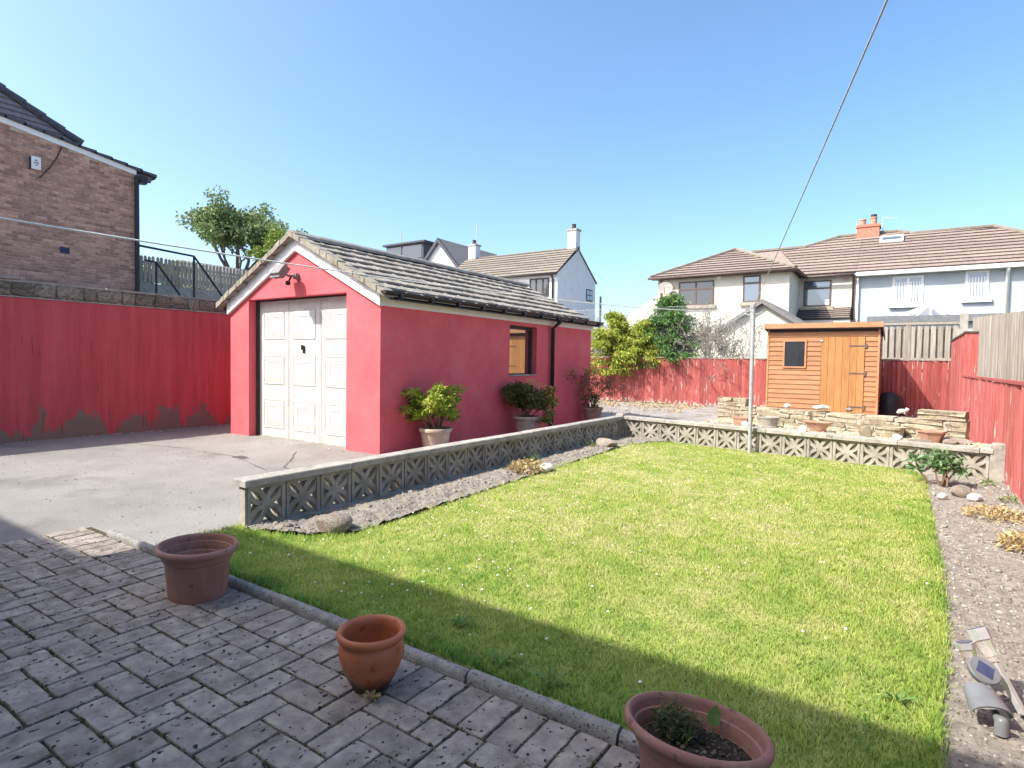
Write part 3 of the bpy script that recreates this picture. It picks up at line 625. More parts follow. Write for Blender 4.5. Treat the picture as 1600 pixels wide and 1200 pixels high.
for c in range(NC):     # far slope, out of view: one strip a course
    s0 = c*ga - .05; x0 = GR - s0*math.cos(al); z0 = 2.882 - s0*math.sin(al); s1 = s0+tl; x1 = GR - s1*math.cos(al); z1 = 2.915 - s1*math.sin(al)
    mb.add([(x0,RY0+.02,z0),(x0,RY1,z0),(x1,RY1,z1),(x1,RY0+.02,z1),(x0,RY0+.02,z0-.026),(x0,RY1,z0-.026),(x1,RY1,z1-.026),(x1,RY0+.02,z1-.026)], [(0,1,2,3),(7,6,5,4),(3,2,6,7),(0,3,7,4),(1,5,6,2)])
mb.build('tile_courses', M['tile'], roof)
mr_ = MB(); pts = [(-.13,-.075),(-.11,-.03),(-.05,.012),(0,.024),(.05,.012),(.11,-.03),(.13,-.075),(.10,-.075),(0,-.01),(-.10,-.075)]
mr_.prism([(a, 0, c) for a, c in pts], (0,.445,0)); RM = mr_.mesh('ridge_tile'); RM.materials.append(M['tile'])
for k in range(14): piece('ridge_tile', RM, roof, (GR, RY0+.01+k*.433, 2.945+random.uniform(-.004,.004)), (random.gauss(0,.01),0,random.gauss(0,.008)))
for sgn in (1, -1):
    for yv, yw in ((RY0, .15),):
        mb = MB(); n = 26
        for i in range(n):      # lumpy mortar and undercloak along the verge
            s0, s1 = slopelen*i/n, slopelen*(i+1)/n; j = random.uniform(-.008,.012)
            x0, x1 = GR+sgn*s0*math.cos(al), GR+sgn*s1*math.cos(al); z0, z1 = 2.955-s0*math.sin(al), 2.955-s1*math.sin(al)
            y0 = yv+random.uniform(-.008,.006); tt = .075
            mb.prism([(x0,y0,z0+j),(x1,y0,z1+j),(x1,y0,z1-tt),(x0,y0,z0-tt)] if sgn > 0 else [(x1,y0,z1+j),(x0,y0,z0+j),(x0,y0,z0-tt),(x1,y0,z1-tt)], (0,yw+random.uniform(-.015,.015),0))
        mb.build('verge', M['tile_edge'], roof)
    xe = GX1+.03 if sgn > 0 else GX0-.03
    zz = lambda x, d: roofz(x)-d
    MB().prism([(GR,GY0-.045,zz(GR,.075)),(xe,GY0-.045,zz(xe,.075)),(xe,GY0-.045,zz(xe,.25)),(GR,GY0-.045,zz(GR,.25))][::sgn], (0,.043,0)).build('barge_board', M['white_paint'], gar)
MB().box(GX1+.002, GX1+.03, GY0+.001, GY1, 1.872, 2.03).build('fascia', M['white_paint'], gar)
mb = MB(); gp = [(math.cos(a)*.052, math.sin(a)*.052) for a in np.linspace(math.pi, 2*math.pi, 9)]; gp += [(a*.9, c*.9) for a, c in gp[::-1]]
mb.prism([(EX+.0+a, RY0-.01, 2.035+c) for a, c in gp], (0,RY1-RY0+.03,0)); mb.add([(EX+a, RY0-.012, 2.035+c) for a, c in gp[:9]], [tuple(range(9))])
gut = mb.build('gutter', M['black'], gar, 35)
mb0 = MB(); mb0.box(-.19, .055, -.03, .03, -.055, -.012); mb0.box(-.01, .06, -.026, .026, -.075, -.05); GB = mb0.mesh('bracket'); GB.materials.append(M['black'])
for k in range(11): piece('bracket', GB, gut, (EX, GY0+.12+k*.565, 2.03))
mb = MB(); mb.tube([(EX,9.32,2.0),(EX,9.32,1.93),(GX1+.06,9.32,1.82),(GX1+.06,9.32,.02)], .036, 10); mb.build('downpipe', M['black'], gar, True)
# floodlight on the gable
fl = thing('floodlight', 'grey floodlight with motion sensor on the red garage gable', 'floodlight', (-7.08,5.11,2.33))
mb = MB(); mb.obox((-7.17,4.90,2.39), (.105,.0,.0), (0,.045,-.035), (0,.055,.07)); mb.build('head', M['lamp_grey'], fl, bevel=.008)
mb = MB(); mb.obox((-7.17,4.853,2.352), (.092,0,0), (0,.004,-.0032), (0,.046,.058)); mb.build('lens', M['lamp_glass'], fl)
mb = MB(); mb.box(-7.115,-7.045,5.065,5.119,2.30,2.38); mb.tube([(-7.08,5.08,2.34),(-7.10,4.98,2.335),(-7.13,4.94,2.36)], .016, 8); mb.build('bracket', M['lamp_grey'], fl, bevel=.004)
mb = MB(); mb.tube([(-7.09,5.02,2.33),(-7.09,4.99,2.27)], .014, 8); mb.lathe([(.004,-.035),(.028,-.03),(.036,0),(.03,.025),(.006,.032)], (-7.09,4.97,2.235), 12); mb.build('sensor', M['black'], fl, True)

# ------------------------------------------------------------------ retaining wall on the left
rw = thing('retaining_wall', 'tall dark red painted retaining wall with rubble stone top on the left', 'wall', (-10.05,5,0))
MB().box(-10.22,-9.95,-9,17.2,-.03,1.955).build('wall', M['red_wall'], rw)
MB().box(-10.2,-9.935,-9,17.2,1.957,1.975).build('ledge', M['coping'], rw)
def rub_mesh(k):
    rr = random.Random(k+300); mb = bmesh.new(); bmesh.ops.create_cube(mb, size=1); bmesh.ops.subdivide_edges(mb, edges=mb.edges, cuts=2, use_grid_fill=True)
    for v in mb.verts:
        n_ = v.co.normalized()*.62; v.co = v.co.lerp(n_, .38) + Vector((rr.uniform(-.05,.05), rr.uniform(-.05,.05), rr.uniform(-.05,.05)))
    me = bpy.data.meshes.new('stone'); mb.to_mesh(me); mb.free(); me.materials.append(M['rubble']); me.polygons.foreach_set('use_smooth', [True]*len(me.polygons)); return me
rubs = [rub_mesh(k) for k in range(6)]
MB().box(-10.21,-9.985,-9,17.2,1.976,2.165).build('mortar', M['mortar'], rw)
y = 1.6
while y < 8.8:
    if random.random() < .55:
        l = random.uniform(.16,.34); piece('stone', random.choice(rubs), rw, (-10.03,y+l/2,2.07), (random.gauss(0,.1),0,random.gauss(0,.06)), (.15,l*.98,.205))
    else:
        l = random.uniform(.18,.30); h1 = random.uniform(.08,.11)
        piece('stone', random.choice(rubs), rw, (-10.03,y+l/2,1.975+h1/2), (random.gauss(0,.1),0,random.gauss(0,.06)), (.15,l*.98,h1*1.05)); h2 = .19-h1
        piece('stone', random.choice(rubs), rw, (-10.03,y+l/2,1.975+h1+h2/2), (random.gauss(0,.1),0,random.gauss(0,.06)), (.15,l*.96,h2*1.05))
    y += l
mb = MB(); y = -3
while y < 15:
    l = random.uniform(.5,.9); mb.box(-10.24,-9.955+random.uniform(-.012,.012),y+.003,y+l-.003,2.166,2.195+random.uniform(-.006,.006)); y += l
mb.build('cap', M['coping'], rw); MB().box(-10.24,-9.94,-9,2.86,2.2,2.235).build('cap', M['coping'], rw)
g = np.random.default_rng(61); n = 260; P = np.stack([-9.93+np.abs(g.normal(0,.10,n)), g.uniform(2,6,n), np.full(n,.004)], 1)
tag(lumps('wall_debris', P, g.lognormal(-4.4,.5,n).clip(.004,.04), M['pebble'], 62, .4), 'crumbled mortar and grit along the foot of the red wall', 'debris', kind='stuff')

g = np.random.default_rng(63); n = 1500; P = np.stack([g.uniform(-9.9,-3.9,n), g.uniform(1.75,5.0,n), np.full(n,.001)], 1); Q = np.stack([g.uniform(-8.9,-5.4,500), 5.08-np.abs(g.normal(0,.12,500)), np.full(500,.001)], 1)
tag(lumps('driveway_grit', np.concatenate([P,Q]), g.lognormal(-5.3,.5,n+500).clip(.0025,.016), M['pebble'], 64, .5), 'loose grit and small chippings scattered over the tarmac drive', 'grit', kind='stuff')
g = np.random.default_rng(65); mb = MB(); c = (-6.55,3.95)
mb.add([(c[0]+.13*math.cos(a)*(1+g.normal(0,.25)), c[1]+.07*math.sin(a)*(1+g.normal(0,.25)), .004) for a in np.linspace(0,6.0,14)], [tuple(range(14))]); tag(mb.build('pothole_patch', mat('damp_tarmac', (.07,.065,.06), (.11,.10,.095), 30, .9)), kind='structure')
def crack(name, pts, wdt):
    mb = MB(); g_ = random.Random(len(pts))
    P_ = []
    for (x0,y0),(x1,y1) in zip(pts,pts[1:]):
        for i in range(8): P_.append(Vector((x0+(x1-x0)*i/8+g_.gauss(0,.012), y0+(y1-y0)*i/8+g_.gauss(0,.012), .0035)))
    for a_, b_ in zip(P_,P_[1:]):
        d_ = (b_-a_).normalized(); n_ = Vector((-d_.y,d_.x,0))*wdt*g_.uniform(.4,1.2); mb.add([a_-n_,b_-n_,b_+n_,a_+n_],[(0,1,2,3)])
    tag(mb.build(name, bpy.data.materials['damp_tarmac']), kind='structure')
crack('tarmac_crack', [(-9.3,3.6),(-7.6,3.9),(-6.6,3.95),(-5.4,3.6)], .006); crack('tarmac_crack', [(-6.4,4.6),(-5.6,3.9),(-4.9,3.7)], .008); crack('tarmac_crack', [(-5.2,4.9),(-4.6,4.1),(-4.1,3.95)], .006)

# ------------------------------------------------------------------ brick house above the retaining wall
bh = thing('brick_house', 'red brick house gable with dark tiled roof above the retaining wall', 'house', (-17.4,7.55,2.8))
BX = -17.4; btop = lambda y: 6.08 + .155*(7.55-y)
MB().prism([(BX-.012,1.0,2.3),(BX-.012,7.545,2.3),(BX-.012,7.545,6.1),(BX-.012,1.0,btop(1.0))], (-6,0,0)).build('wall', M['brick_mortar'], bh)
wallp = bh.children[0]
BM_ = []
for k in range(3):
    rr = random.Random(k); mb = MB(); l, h = .2145, .065
    mb.add([(-.02,0,0),(-.02,l,0),(-.02,l,h),(-.02,0,h),(-.002,.001,.001),(-.002,l-.001,.001),(-.002,l-.001,h-.001),(-.002,.001,h-.001),(0,.004,.004),(0,l-.004,.004),(0,l-.004,h-.004),(0,.004,h-.004)],
           [(0,1,5,4),(1,2,6,5),(2,3,7,6),(3,0,4,7),(4,5,9,8),(5,6,10,9),(6,7,11,10),(7,4,8,11),(8,9,10,11)])
    me = mb.mesh('brick'); me.materials.append(M['brick']); BM_.append(me)
bl = []
for c in range(64):
    z = 2.35 + c*.075; y = 7.545 - (.2145 if c % 2 == 0 else .3265)
    if z+.065 > btop(y): pass
    first = True; yy = y
    while yy > 1.0:
        if z+.07 < btop(yy+.2145): bl.append((yy, z))
        yy -= .225
bl.sort(key=lambda t: (0 if (t[0] > 4.75 and t[1] > 2.82) else 1, t[0]**2+17.4**2+(t[1]-1.2)**2))
st = MB(); V0 = BM_[0]
for i, (y, z) in enumerate(bl):
    if i < 300: piece('brick', BM_[i % 3], wallp, (BX, y, z), (0,0,0))
    else: st.add([(v.co.x+BX, v.co.y+y, v.co.z+z) for v in V0.vertices], [tuple(p.vertices) for p in V0.polygons])
so_ = st.build('bricks', mat('facing_brick_mass', (.35,.182,.132), (.52,.305,.228), 14, .92, .6, 60, island=.34), wallp); tag(so_, kind='stuff')
st = MB()
for c in range(64):    # half bricks closing the corner
    if c % 2: 
        z = 2.35+c*.075
        if z+.07 < 6.08: st.box(BX-.02, BX-.0005, 7.545-.09, 7.543, z, z+.065)
tag(st.build('half_bricks', so_.data.materials[0], wallp), kind='stuff')
MB().box(BX+.001, BX+.012, 5.78, 5.97, 3.71, 3.86).build('air_vent', mat('vent_blue', (.03,.03,.075), (.05,.05,.11), 10, .7), bh)
def bh_line(y, up=0): return btop(y)+up
MB().prism([(BX+.0,1.0,bh_line(1.0,-.02)),(BX,7.50,bh_line(7.50,-.03)),(BX,7.50,bh_line(7.50,.10)),(BX,1.0,bh_line(1.0,.13))], (.05,0,0)).build('barge_board', M['white_paint'], bh)
lr = MB()
for k in range(20):
    y1 = 8.0-k*.36; y0 = y1-.40
    z1, z0 = btop(y1)+.10, btop(y0)+.10
    lr.add([(BX+.10,y0,z0+.05),(BX+.10,y1,z1+.085),(BX+.10,y1,z1+.0),(BX+.10,y0,z0-.0),(-24,y0,z0+.05),(-24,y1,z1+.085),(-24,y1,z1),(-24,y0,z0)], [(0,3,2,1),(0,1,5,4),(1,2,6,5),(3,7,6,2),(0,4,7,3)])
lr.build('roof', M['slate'], bh)
ur = MB(); A_ = Vector((BX-.10,6.25,6.50)); hip = Vector((BX-.95,3.0,8.50))      # upper roof slope with its hip
nst = 14
for k in range(nst):
    t0, t1 = k/nst, (k+1)/nst+.012
    p0 = A_.lerp(hip, t0); p1 = A_.lerp(hip, min(1, t1)); q0 = Vector((p0.x, 1.0, p0.z)); q1 = Vector((p1.x, 1.0, p1.z)); e = Vector((.03,0,.012))
    ur.add([p0+e, p1, q1, q0+e, p0-e*.2, q0-e*.2], [(0,1,2,3),(0,3,5,4)])
ur.build('upper_roof', M['slate_purple'], bh)
hp = MB()
for k in range(9):
    p0 = A_.lerp(hip, k/9-.01); p1 = A_.lerp(hip, (k+1)/9+.01); hp.tube([p0+Vector((.02,.02,.06)), p1+Vector((.02,.02,.035))], [.105,.09], 8)
hp.build('hip_tiles', M['slate'], bh)
mb = MB(); mb.tube([(BX+.07,7.50,2.5),(BX+.07,7.50,6.02)], .055, 10); mb.box(BX-.06,BX+.13,7.56,7.74,5.86,6.06); mb.tube([(BX+.06,7.93,6.10),(-24,7.93,6.10)], .06, 8); mb.build('downpipe', M['black'], bh, 40)
MB().box(BX-.02,BX+.1,7.5,7.85,5.94,6.09).build('soffit', M['brown_frame'], bh)
# alarm box and cables on the gable
ab = thing('alarm_box', 'white alarm box with dark emblem on the brick gable', 'alarm box', (BX,5.30,5.62))
MB().box(BX+.001,BX+.07,5.21,5.40,5.60,5.90).build('case', M['white_paint'], ab, bevel=.01)
mb = MB(); X_ = BX+.0712; mb.add([(X_,5.265,5.79),(X_,5.345,5.79),(X_,5.305,5.84)], [(0,1,2)]); mb.add([(X_,5.25,5.735),(X_,5.365,5.735),(X_,5.355,5.765),(X_,5.26,5.765)], [(0,1,2,3)]); mb.add([(X_,5.275,5.69),(X_,5.345,5.69),(X_,5.335,5.71),(X_,5.28,5.71)], [(0,1,2,3)]); mb.build('emblem', M['grey_plastic'], ab)
MB().box(BX+.001,BX+.066,5.19,5.208,5.58,5.88).build('side_plate', M['dark_frame'], ab)
cb = thing('wall_cable', 'dark cable running down the brick gable beside the alarm box', 'cable', (BX,5.7,5.9))
MB().tube([(BX+.014,5.84,6.30),(BX+.014,5.74,6.02),(BX+.014,5.58,5.72),(BX+.014,5.38,5.42)], .013, 6).build('cable', M['dark_frame'], cb)
MB().tube([(BX+.02,5.72,6.26),(BX+.02,5.4,6.13),(BX+.02,5.0,6.07),(BX+.02,4.72,6.10)], .008, 5).build('thin_cable', M['rope_grey'], cb)
# railing beside the house
rl = thing('railing', 'black tubular steel handrails beside the brick house corner', 'railing', (-17.3,8.6,2.85))
X_ = -17.3
MB().tube([(X_,7.52,4.18),(X_,9.0,4.12),(X_,9.98,2.88)], .032, 8).build('handrail', M['black'], rl)
MB().tube([(X_,9.0,2.7),(X_,9.0,4.12)], .032, 8).build('post', M['black'], rl)
MB().tube([(X_+.35,7.52,3.76),(X_+.35,7.80,3.74),(X_+.35,8.42,2.92)], .028, 8).build('handrail', M['black'], rl)
MB().tube([(X_+.35,7.80,2.7),(X_+.35,7.80,3.74)], .03, 8).build('post', M['black'], rl)
# pale paling fence behind
tf = thing('paling_fence', 'weathered grey paling fence on a concrete base behind the railing', 'fence', (-20,11,2.8))
bm_ = MB(); bm_.add([(0,-.045,0),(0,.045,0),(0,.045,.80),(0,.02,.84),(0,-.02,.84),(0,-.045,.80),(-.02,-.045,0),(-.02,.045,0),(-.02,.045,.80),(-.02,.02,.84),(-.02,-.02,.84),(-.02,-.045,.80)],
      [(0,1,2,3,4,5),(11,10,9,8,7,6)]+[(i,6+i,6+(i+1)%6,(i+1)%6) for i in range(6)]); PB = bm_.mesh('board'); PB.materials.append(M['grey_wood'])
y = 7.9
while y < 16: piece('board', PB, tf, (-19.97, y, 3.52+random.uniform(-.015,.015)), (random.gauss(0,.012),0,0)); y += .122
MB().box(-20.05,-19.992,7.8,16,3.72,3.80).build('rail', M['grey_wood'], tf); MB().box(-20.05,-19.992,7.8,16,4.12,4.19).build('rail', M['grey_wood'], tf)
MB().box(-20.15,-19.98,7.8,16,2.75,3.50).build('base', M['coping'], tf)
# low roof behind the paling fence
sr = thing('outbuilding', 'low shed with grey felt roof behind the paling fence', 'shed', (-24,13.5,2.9))
mb = MB(); mb.box(-26.5,-23,12.6,16.5,2.8,4.4); mb.build('wall', M['grey_wood'], sr)
MB().prism([(-22.7,12.2,4.42),(-24.75,12.2,5.15),(-26.8,12.2,4.42)], (0,4.6,0)).build('roof', M['roof_grey'], sr)

# ------------------------------------------------------------------ trees on the left
def tree(name, label, base, trunk_h, r, crown, lmat, per, rad, size, seed, levels=3, limbs=6, lean=(0,0,1), spread=.6, l0=1.2, up_=.2):
    g = np.random.default_rng(seed); t = thing(name, label, 'tree', base); mb = MB(); tips = []
    top = np.array(base)+np.array(lean)*trunk_h
    mb.tube([base, tuple((np.array(base)*.5+top*.5)+g.normal(0,.08,3)), tuple(top)], [r, r*.8, r*.62], 8, cap=False)
    for k in range(limbs):
        a = 6.283*k/limbs + g.normal(0,.3); d = np.array([math.cos(a)*crown[0], math.sin(a)*crown[0], crown[1]]); d /= np.linalg.norm(d)
        branch(mb, tuple(top - np.array(lean)*.15*k/limbs*trunk_h*.6), d, l0*g.uniform(.8,1.25), r*.42, levels-1, tips, g, spread, 3, 4, up_)
    mb.build('trunk', M['bark'], t, True)
    P, O = cluster(tips, per, rad, g)
    leaves('crown', P, np.full(len(P), size), lmat, t, .55, O, .7, .15, seed+1)
    return t
tree('oak_tree', 'tall broadleaf tree with open crown against the sky behind the garage', (-26.5,15.9,2.8), 2.1, .24, (.95,1.0), M['leaf_oak'], 120, (.52,.52,.42), .18, 5, 3, 8, l0=1.72, spread=.66)
tree('light_green_tree', 'bright green tree just behind the garage roof apex', (-20.9,14.3,2.8), 1.5, .12, (.7,1.0), M['leaf_light'], 90, (.36,.36,.28), .13, 9, 3, 5, l0=.85)
tree('hedge_shrub', 'small bright green bush above the paling fence', (-23.2,11.0,2.8), .9, .08, (1.0,.55), M['leaf_light'], 70, (.28,.28,.2), .12, 12, 3, 5, l0=.55)

# ------------------------------------------------------------------ houses in the distance
def courses(name, parent, material, z0, slope, y0, x0f, x1f, zmax, gauge=.34, th=.06, dirn=1):
    """tile courses on a slope rising from y0 in +y; x-limits are functions of height"""
    mb = MB(); z = z0; dz = gauge*math.sin(math.atan(slope)); k = 0
    while z < zmax-.02:
        zb = min(z+dz*1.12, zmax); ya, yb = y0+(z-z0)/slope*dirn, y0+(zb-z0)/slope*dirn
        a0, a1, b0, b1 = x0f(z), x1f(z), x0f(zb), x1f(zb)
        if a1-a0 > .05:
            n = max(1, int((a1-a0)/1.8))
            for i in range(n):
                s, e = i/n, (i+1)/n-.0008
                mb.add([(a0+(a1-a0)*s,ya,z+th),(a0+(a1-a0)*e,ya,z+th),(b0+(b1-b0)*e,yb,zb+.008),(b0+(b1-b0)*s,yb,zb+.008),(a0+(a1-a0)*s,ya+.02,z-.0),(a0+(a1-a0)*e,ya+.02,z-.0)], [(0,1,2,3),(4,5,1,0)])
        z += dz; k += 1
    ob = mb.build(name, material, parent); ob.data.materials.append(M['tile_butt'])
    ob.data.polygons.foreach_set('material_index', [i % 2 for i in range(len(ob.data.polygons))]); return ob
def window(parent, x0, x1, z0, z1, y, frame, glass, mull=(), transom=None, sill=None, depth=.06, fwd=.06, blind=None):
    w_ = MB(); t = fwd; w_.box(x0,x0+t,y-.035,y+depth,z0,z1); w_.box(x1-t,x1,y-.035,y+depth,z0,z1); w_.box(x0+t,x1-t,y-.035,y+depth,z0,z0+t); w_.box(x0+t,x1-t,y-.035,y+depth,z1-t,z1)
    for m in mull: w_.box(m-t*.6,m+t*.6,y-.032,y+depth,z0+t,z1-t)
    if transom: w_.box(x0+t,x1-t,y-.037,y+depth,transom-t*.6,transom+t*.6)
    o_ = w_.build('window', frame, parent); xs_ = [x0+t]+[v for m in mull for v in (m-t*.6, m+t*.6)]+[x1-t]
    for i in range(0, len(xs_), 2):
        zz_ = [z0+t, z1-t] if not transom else [z0+t, transom-t*.6, transom+t*.6, z1-t]
        for j in range(0, len(zz_), 2): MB().box(xs_[i], xs_[i+1], y-.012, y-.004, zz_[j], zz_[j+1]).build('pane', glass, o_)
        if blind is not None:
            b_ = MB(); n = int((xs_[i+1]-xs_[i])/.085)
            for k in range(n):
                xx = xs_[i]+(k+.5)*(xs_[i+1]-xs_[i])/n; b_.obox((xx,y-.020,(z0+z1)/2-.08), (.028,.004,0), (-.001,.003,0), (0,0,(z1-z0)/2-.16))
            b_.build('blind', blind, o_)
    if sill: MB().box(x0-.1,x1+.1,y-.12,y+.02,z0-.14,z0-.002).build('sill', sill, o_)
    return o_
# cream semi with hipped wing
ch = thing('cream_house', 'cream rendered house with brown hipped roof and satellite dish', 'house', (-6.7,26,0))
mb = MB(); mb.box(-9.49,-3.98,26,33.5,-.03,5.12); mb.box(-3.98,-1.82,28.72,33.5,-.03,5.12); mb.build('wall', M['cream'], ch)
MB().prism([(-9.49,26.4,-.03),(-11.9,26.4,-.03),(-11.9,26.4,3.05),(-9.49,26.4,4.45)], (0,4,0)).build('side_wing', M['cream'], ch)
HX, HY = -6.74, 28.9; hs = .49; hz0 = 5.13
f0 = lambda z: -9.75+(z-hz0)/hs; f1 = lambda z: -3.73-(z-hz0)/hs
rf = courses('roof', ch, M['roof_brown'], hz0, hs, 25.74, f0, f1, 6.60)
mb = MB(); mb.add([(-9.75,25.74,5.10),(-3.73,25.74,5.10),(-6.74,28.75,6.575),(-6.74,33.5,6.575),(-9.75,33.5,5.10),(-3.73,33.5,5.10)], [(0,1,2),(1,5,3,2),(0,2,3,4)]); mb.build('roof_slope', M['roof_brown'], ch)
mb = MB(); mb.tube([(-9.76,25.73,5.16),(-6.74,28.75,6.66)], .085, 6); mb.tube([(-3.72,25.73,5.16),(-6.74,28.75,6.66),(-6.74,33,6.66)], .085, 6); mb.build('hip_tiles', M['roof_tan'], rf)
mb = MB(); mb.tube([(-9.85,25.68,5.08),(-3.66,25.68,5.08),(-3.66,28.6,5.08)], .06, 8); mb.build('gutter', M['brown_frame'], ch, True)
MB().box(-9.72,-3.76,25.78,25.999,5.02,5.10).build('soffit', M['brown_frame'], ch)
# front slope of the main range behind, its ridge stepping up towards the chimney
ms = .585; mz0 = 5.18; my0 = 28.42
rz_ = [(-9.0,6.9),(-4.15,6.92),(-2.75,7.43),(-.45,7.45),(.15,7.22),(2.95,7.20),(5.4,5.9),(6.2,5.2)]
def xl(z, lim0):   # left limit of the slope at height z
    if z <= 6.9: return lim0
    return max(lim0, np.interp(z, [6.92,7.43], [-4.15,-2.75]))
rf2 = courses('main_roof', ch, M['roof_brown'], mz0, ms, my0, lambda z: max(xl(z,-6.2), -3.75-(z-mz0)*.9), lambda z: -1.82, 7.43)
mb = MB(); mb.add([(-3.7,my0+.04,mz0-.03),(-1.82,my0+.04,mz0-.03),(-1.82,32.2,7.38),(-2.75,32.2,7.38),(-4.15,31.35,6.87),(-6.7,31.35,6.87)], [(0,1,2,3,4,5)]); mb.build('roof_slope', M['roof_brown'], ch)
mb = MB(); mb.tube([(-6.6,31.4,6.96),(-4.15,31.4,6.97),(-2.75,32.27,7.49),(-1.82,32.3,7.50)], .08, 6); mb.build('ridge_tiles', M['roof_tan'], rf2)
mb = MB(); mb.tube([(-3.8,my0-.05,5.1),(-1.86,my0-.05,5.1)], .06, 8); mb.tube([(-1.9,my0-.02,5.08),(-1.9,28.66,4.9),(-1.9,28.66,3.2)], .05, 8); mb.build('gutter', M['brown_frame'], ch, True)
window(ch, -8.52,-6.97,3.82,4.88,26,M['brown_frame'],M['glass'],(-7.75,),4.53,M['stone'])
window(ch, -5.77,-5.08,3.86,4.97,26,M['brown_frame'],M['glass_blue'],(),4.66,M['stone'])
window(ch, -3.80,-2.73,3.83,4.96,28.72,M['brown_frame'],M['glass_blue'],(),4.62,M['stone'])
MB().box(-2.95,-2.79,28.70,28.718,3.90,4.12).build('notice', M['white_paint'], ch)
MB().box(-2.3,-2.08,28.70,28.719,4.88,5.0).build('air_vent', M['terra_pale'], ch)
MB().box(-6.86,-6.68,25.93,25.999,4.90,5.03).build('alarm_box', M['white_paint'], ch)
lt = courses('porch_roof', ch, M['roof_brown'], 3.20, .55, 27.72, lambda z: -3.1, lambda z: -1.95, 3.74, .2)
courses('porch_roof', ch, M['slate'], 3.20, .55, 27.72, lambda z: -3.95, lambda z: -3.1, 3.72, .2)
MB().box(-3.97,-1.93,27.8,28.72,-.03,3.17).build('porch', M['cream'], ch)
cm = MB().box(-2.06,-1.16,31.9,32.7,6.9,7.86).build('chimney', M['red_brick'], ch)
mb = MB(); mb.box(-2.1,-1.12,31.86,32.74,7.74,7.82); mb.build('band', M['red_brick'], cm); MB().box(-2.12,-1.08,31.80,32.76,7.0,7.22).build('flashing', M['coping'], cm)
for xx, hh in ((-1.86,.32),(-1.42,.38)): MB().lathe([(.15,0),(.135,hh*.8),(.16,hh*.85),(.15,hh),(.09,hh)], (xx,32.3,7.86), 12, cap1=True).build('pot', M['terra_brown'], cm, 30)
mb = MB(); mb.tube([(-1.42,32.3,8.22),(-1.42,32.3,8.36)], .13, 8); mb.build('cowl', M['dark_frame'], cm)
mb = MB(); mb.tube([(-1.05,32.3,7.2),(-1.05,32.3,8.2)], .018, 5); mb.tube([(-1.05,32.3,8.18),(-.5,32.1,8.05)], .014, 5); mb.tube([(-2.1,32.3,7.4),(-2.1,32.3,8.2)], .018, 5); mb.build('aerial', M['wire'], cm)
dish = thing('satellite_dish', 'white satellite dish on the corner of the cream house', 'satellite dish', (-9.1,25.9,4.6))
mb = MB(); c = Vector((-9.02,25.62,4.62)); nrm = Vector((.25,-1,.35)).normalized(); ax = nrm.cross(Vector((0,0,1))).normalized(); ay = ax.cross(nrm)
vs = [c-nrm*.07]; fs = []
for k in range(20):
    a = 6.283*k/20; vs.append(c+ax*.33*math.cos(a)+ay*.29*math.sin(a)); fs.append((0,1+k,1+(k+1)%20))
mb.add(vs, fs); mb.build('reflector', M['coping'], dish, True)
MB().tube([(-9.05,25.99,4.55),(-9.02,25.7,4.55),c-ay*.28,c+nrm*.3-ay*.1], .018, 6).build('arm', M['galv'], dish)
mb = MB(); mb.tube([(-9.36,25.93,5.05),(-9.36,25.93,2.5)], .05, 8); mb.build('downpipe', M['terra_pale'], ch, True)
# pale blue neighbour
ph = thing('pale_blue_house', 'pale blue rendered house with white windows right of the cream house', 'house', (2,28.7,0))
MB().box(-1.818,9.0,28.74,33.5,-.03,5.12).build('wall', M['pale_blue'], ph)
def xr(z): return np.interp(z, [5.2,5.9,7.20,7.22,7.45], [6.2,5.4,2.95,.15,-.45])
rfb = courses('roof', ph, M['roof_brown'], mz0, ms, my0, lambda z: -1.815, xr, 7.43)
mb = MB(); mb.add([(-1.815,my0+.04,mz0-.03),(6.2,my0+.04,mz0-.03),(2.95,31.85,7.16),(.15,31.88,7.18),(-.45,32.2,7.38),(-1.815,32.2,7.38)], [(0,1,2,3,4,5)]); mb.build('roof_slope', M['roof_brown'], ph)
mb = MB(); mb.tube([(-1.81,32.3,7.50),(-.45,32.3,7.50),(.15,31.93,7.27),(2.95,31.9,7.26),(6.2,28.45,5.27)], .08, 6); mb.build('ridge_tiles', M['roof_tan'], rfb)
mb = MB(); mb.box(-1.80,9,28.36,28.50,5.02,5.17); mb.build('fascia', M['white_paint'], ph); MB().box(-1.80,9,28.50,28.739,5.02,5.06).build('soffit', M['white_paint'], ph)
mb = MB(); mb.tube([(3.12,28.42,5.02),(3.12,28.66,4.85),(3.12,28.66,.5)], .062, 8); mb.build('downpipe', M['white_paint'], ph, True); MB().tube([(-1.74,28.66,5),(-1.74,28.66,.5)], .05, 8).build('downpipe', M['white_paint'], ph, True)
window(ph, -.51,.54,3.80,4.94,28.74,M['white_paint'],M['glass_blue'],(.02,),None,M['white_paint'],fwd=.085,blind=M['white_paint'])
window(ph, 1.86,2.58,3.92,5.0,28.74,M['white_paint'],M['glass_blue'],(),None,M['white_paint'],fwd=.085,blind=M['white_paint'])
sk = MB(); nrm = Vector((0,-ms,1)).normalized(); upv = Vector((0,1,ms)).normalized(); c = Vector((-.66,31.35,mz0+ms*(31.35-my0)+.06))
for a, b_, h1, h2 in ((-.45,-.36,-.34,.34),(.36,.45,-.34,.34),(-.36,.36,-.34,-.24),(-.36,.36,.24,.34)):
    sk.obox(c+Vector(((a+b_)/2,0,0))+upv*(h1+h2)/2+nrm*.04, ((b_-a)/2,0,0), upv*(h2-h1)/2, nrm*.05)
sko = sk.build('skylight', M['white_paint'], rfb); MB().obox(c+nrm*.035, (.36,0,0), upv*.24, nrm*.01).build('pane', M['glass_blue'], sko)
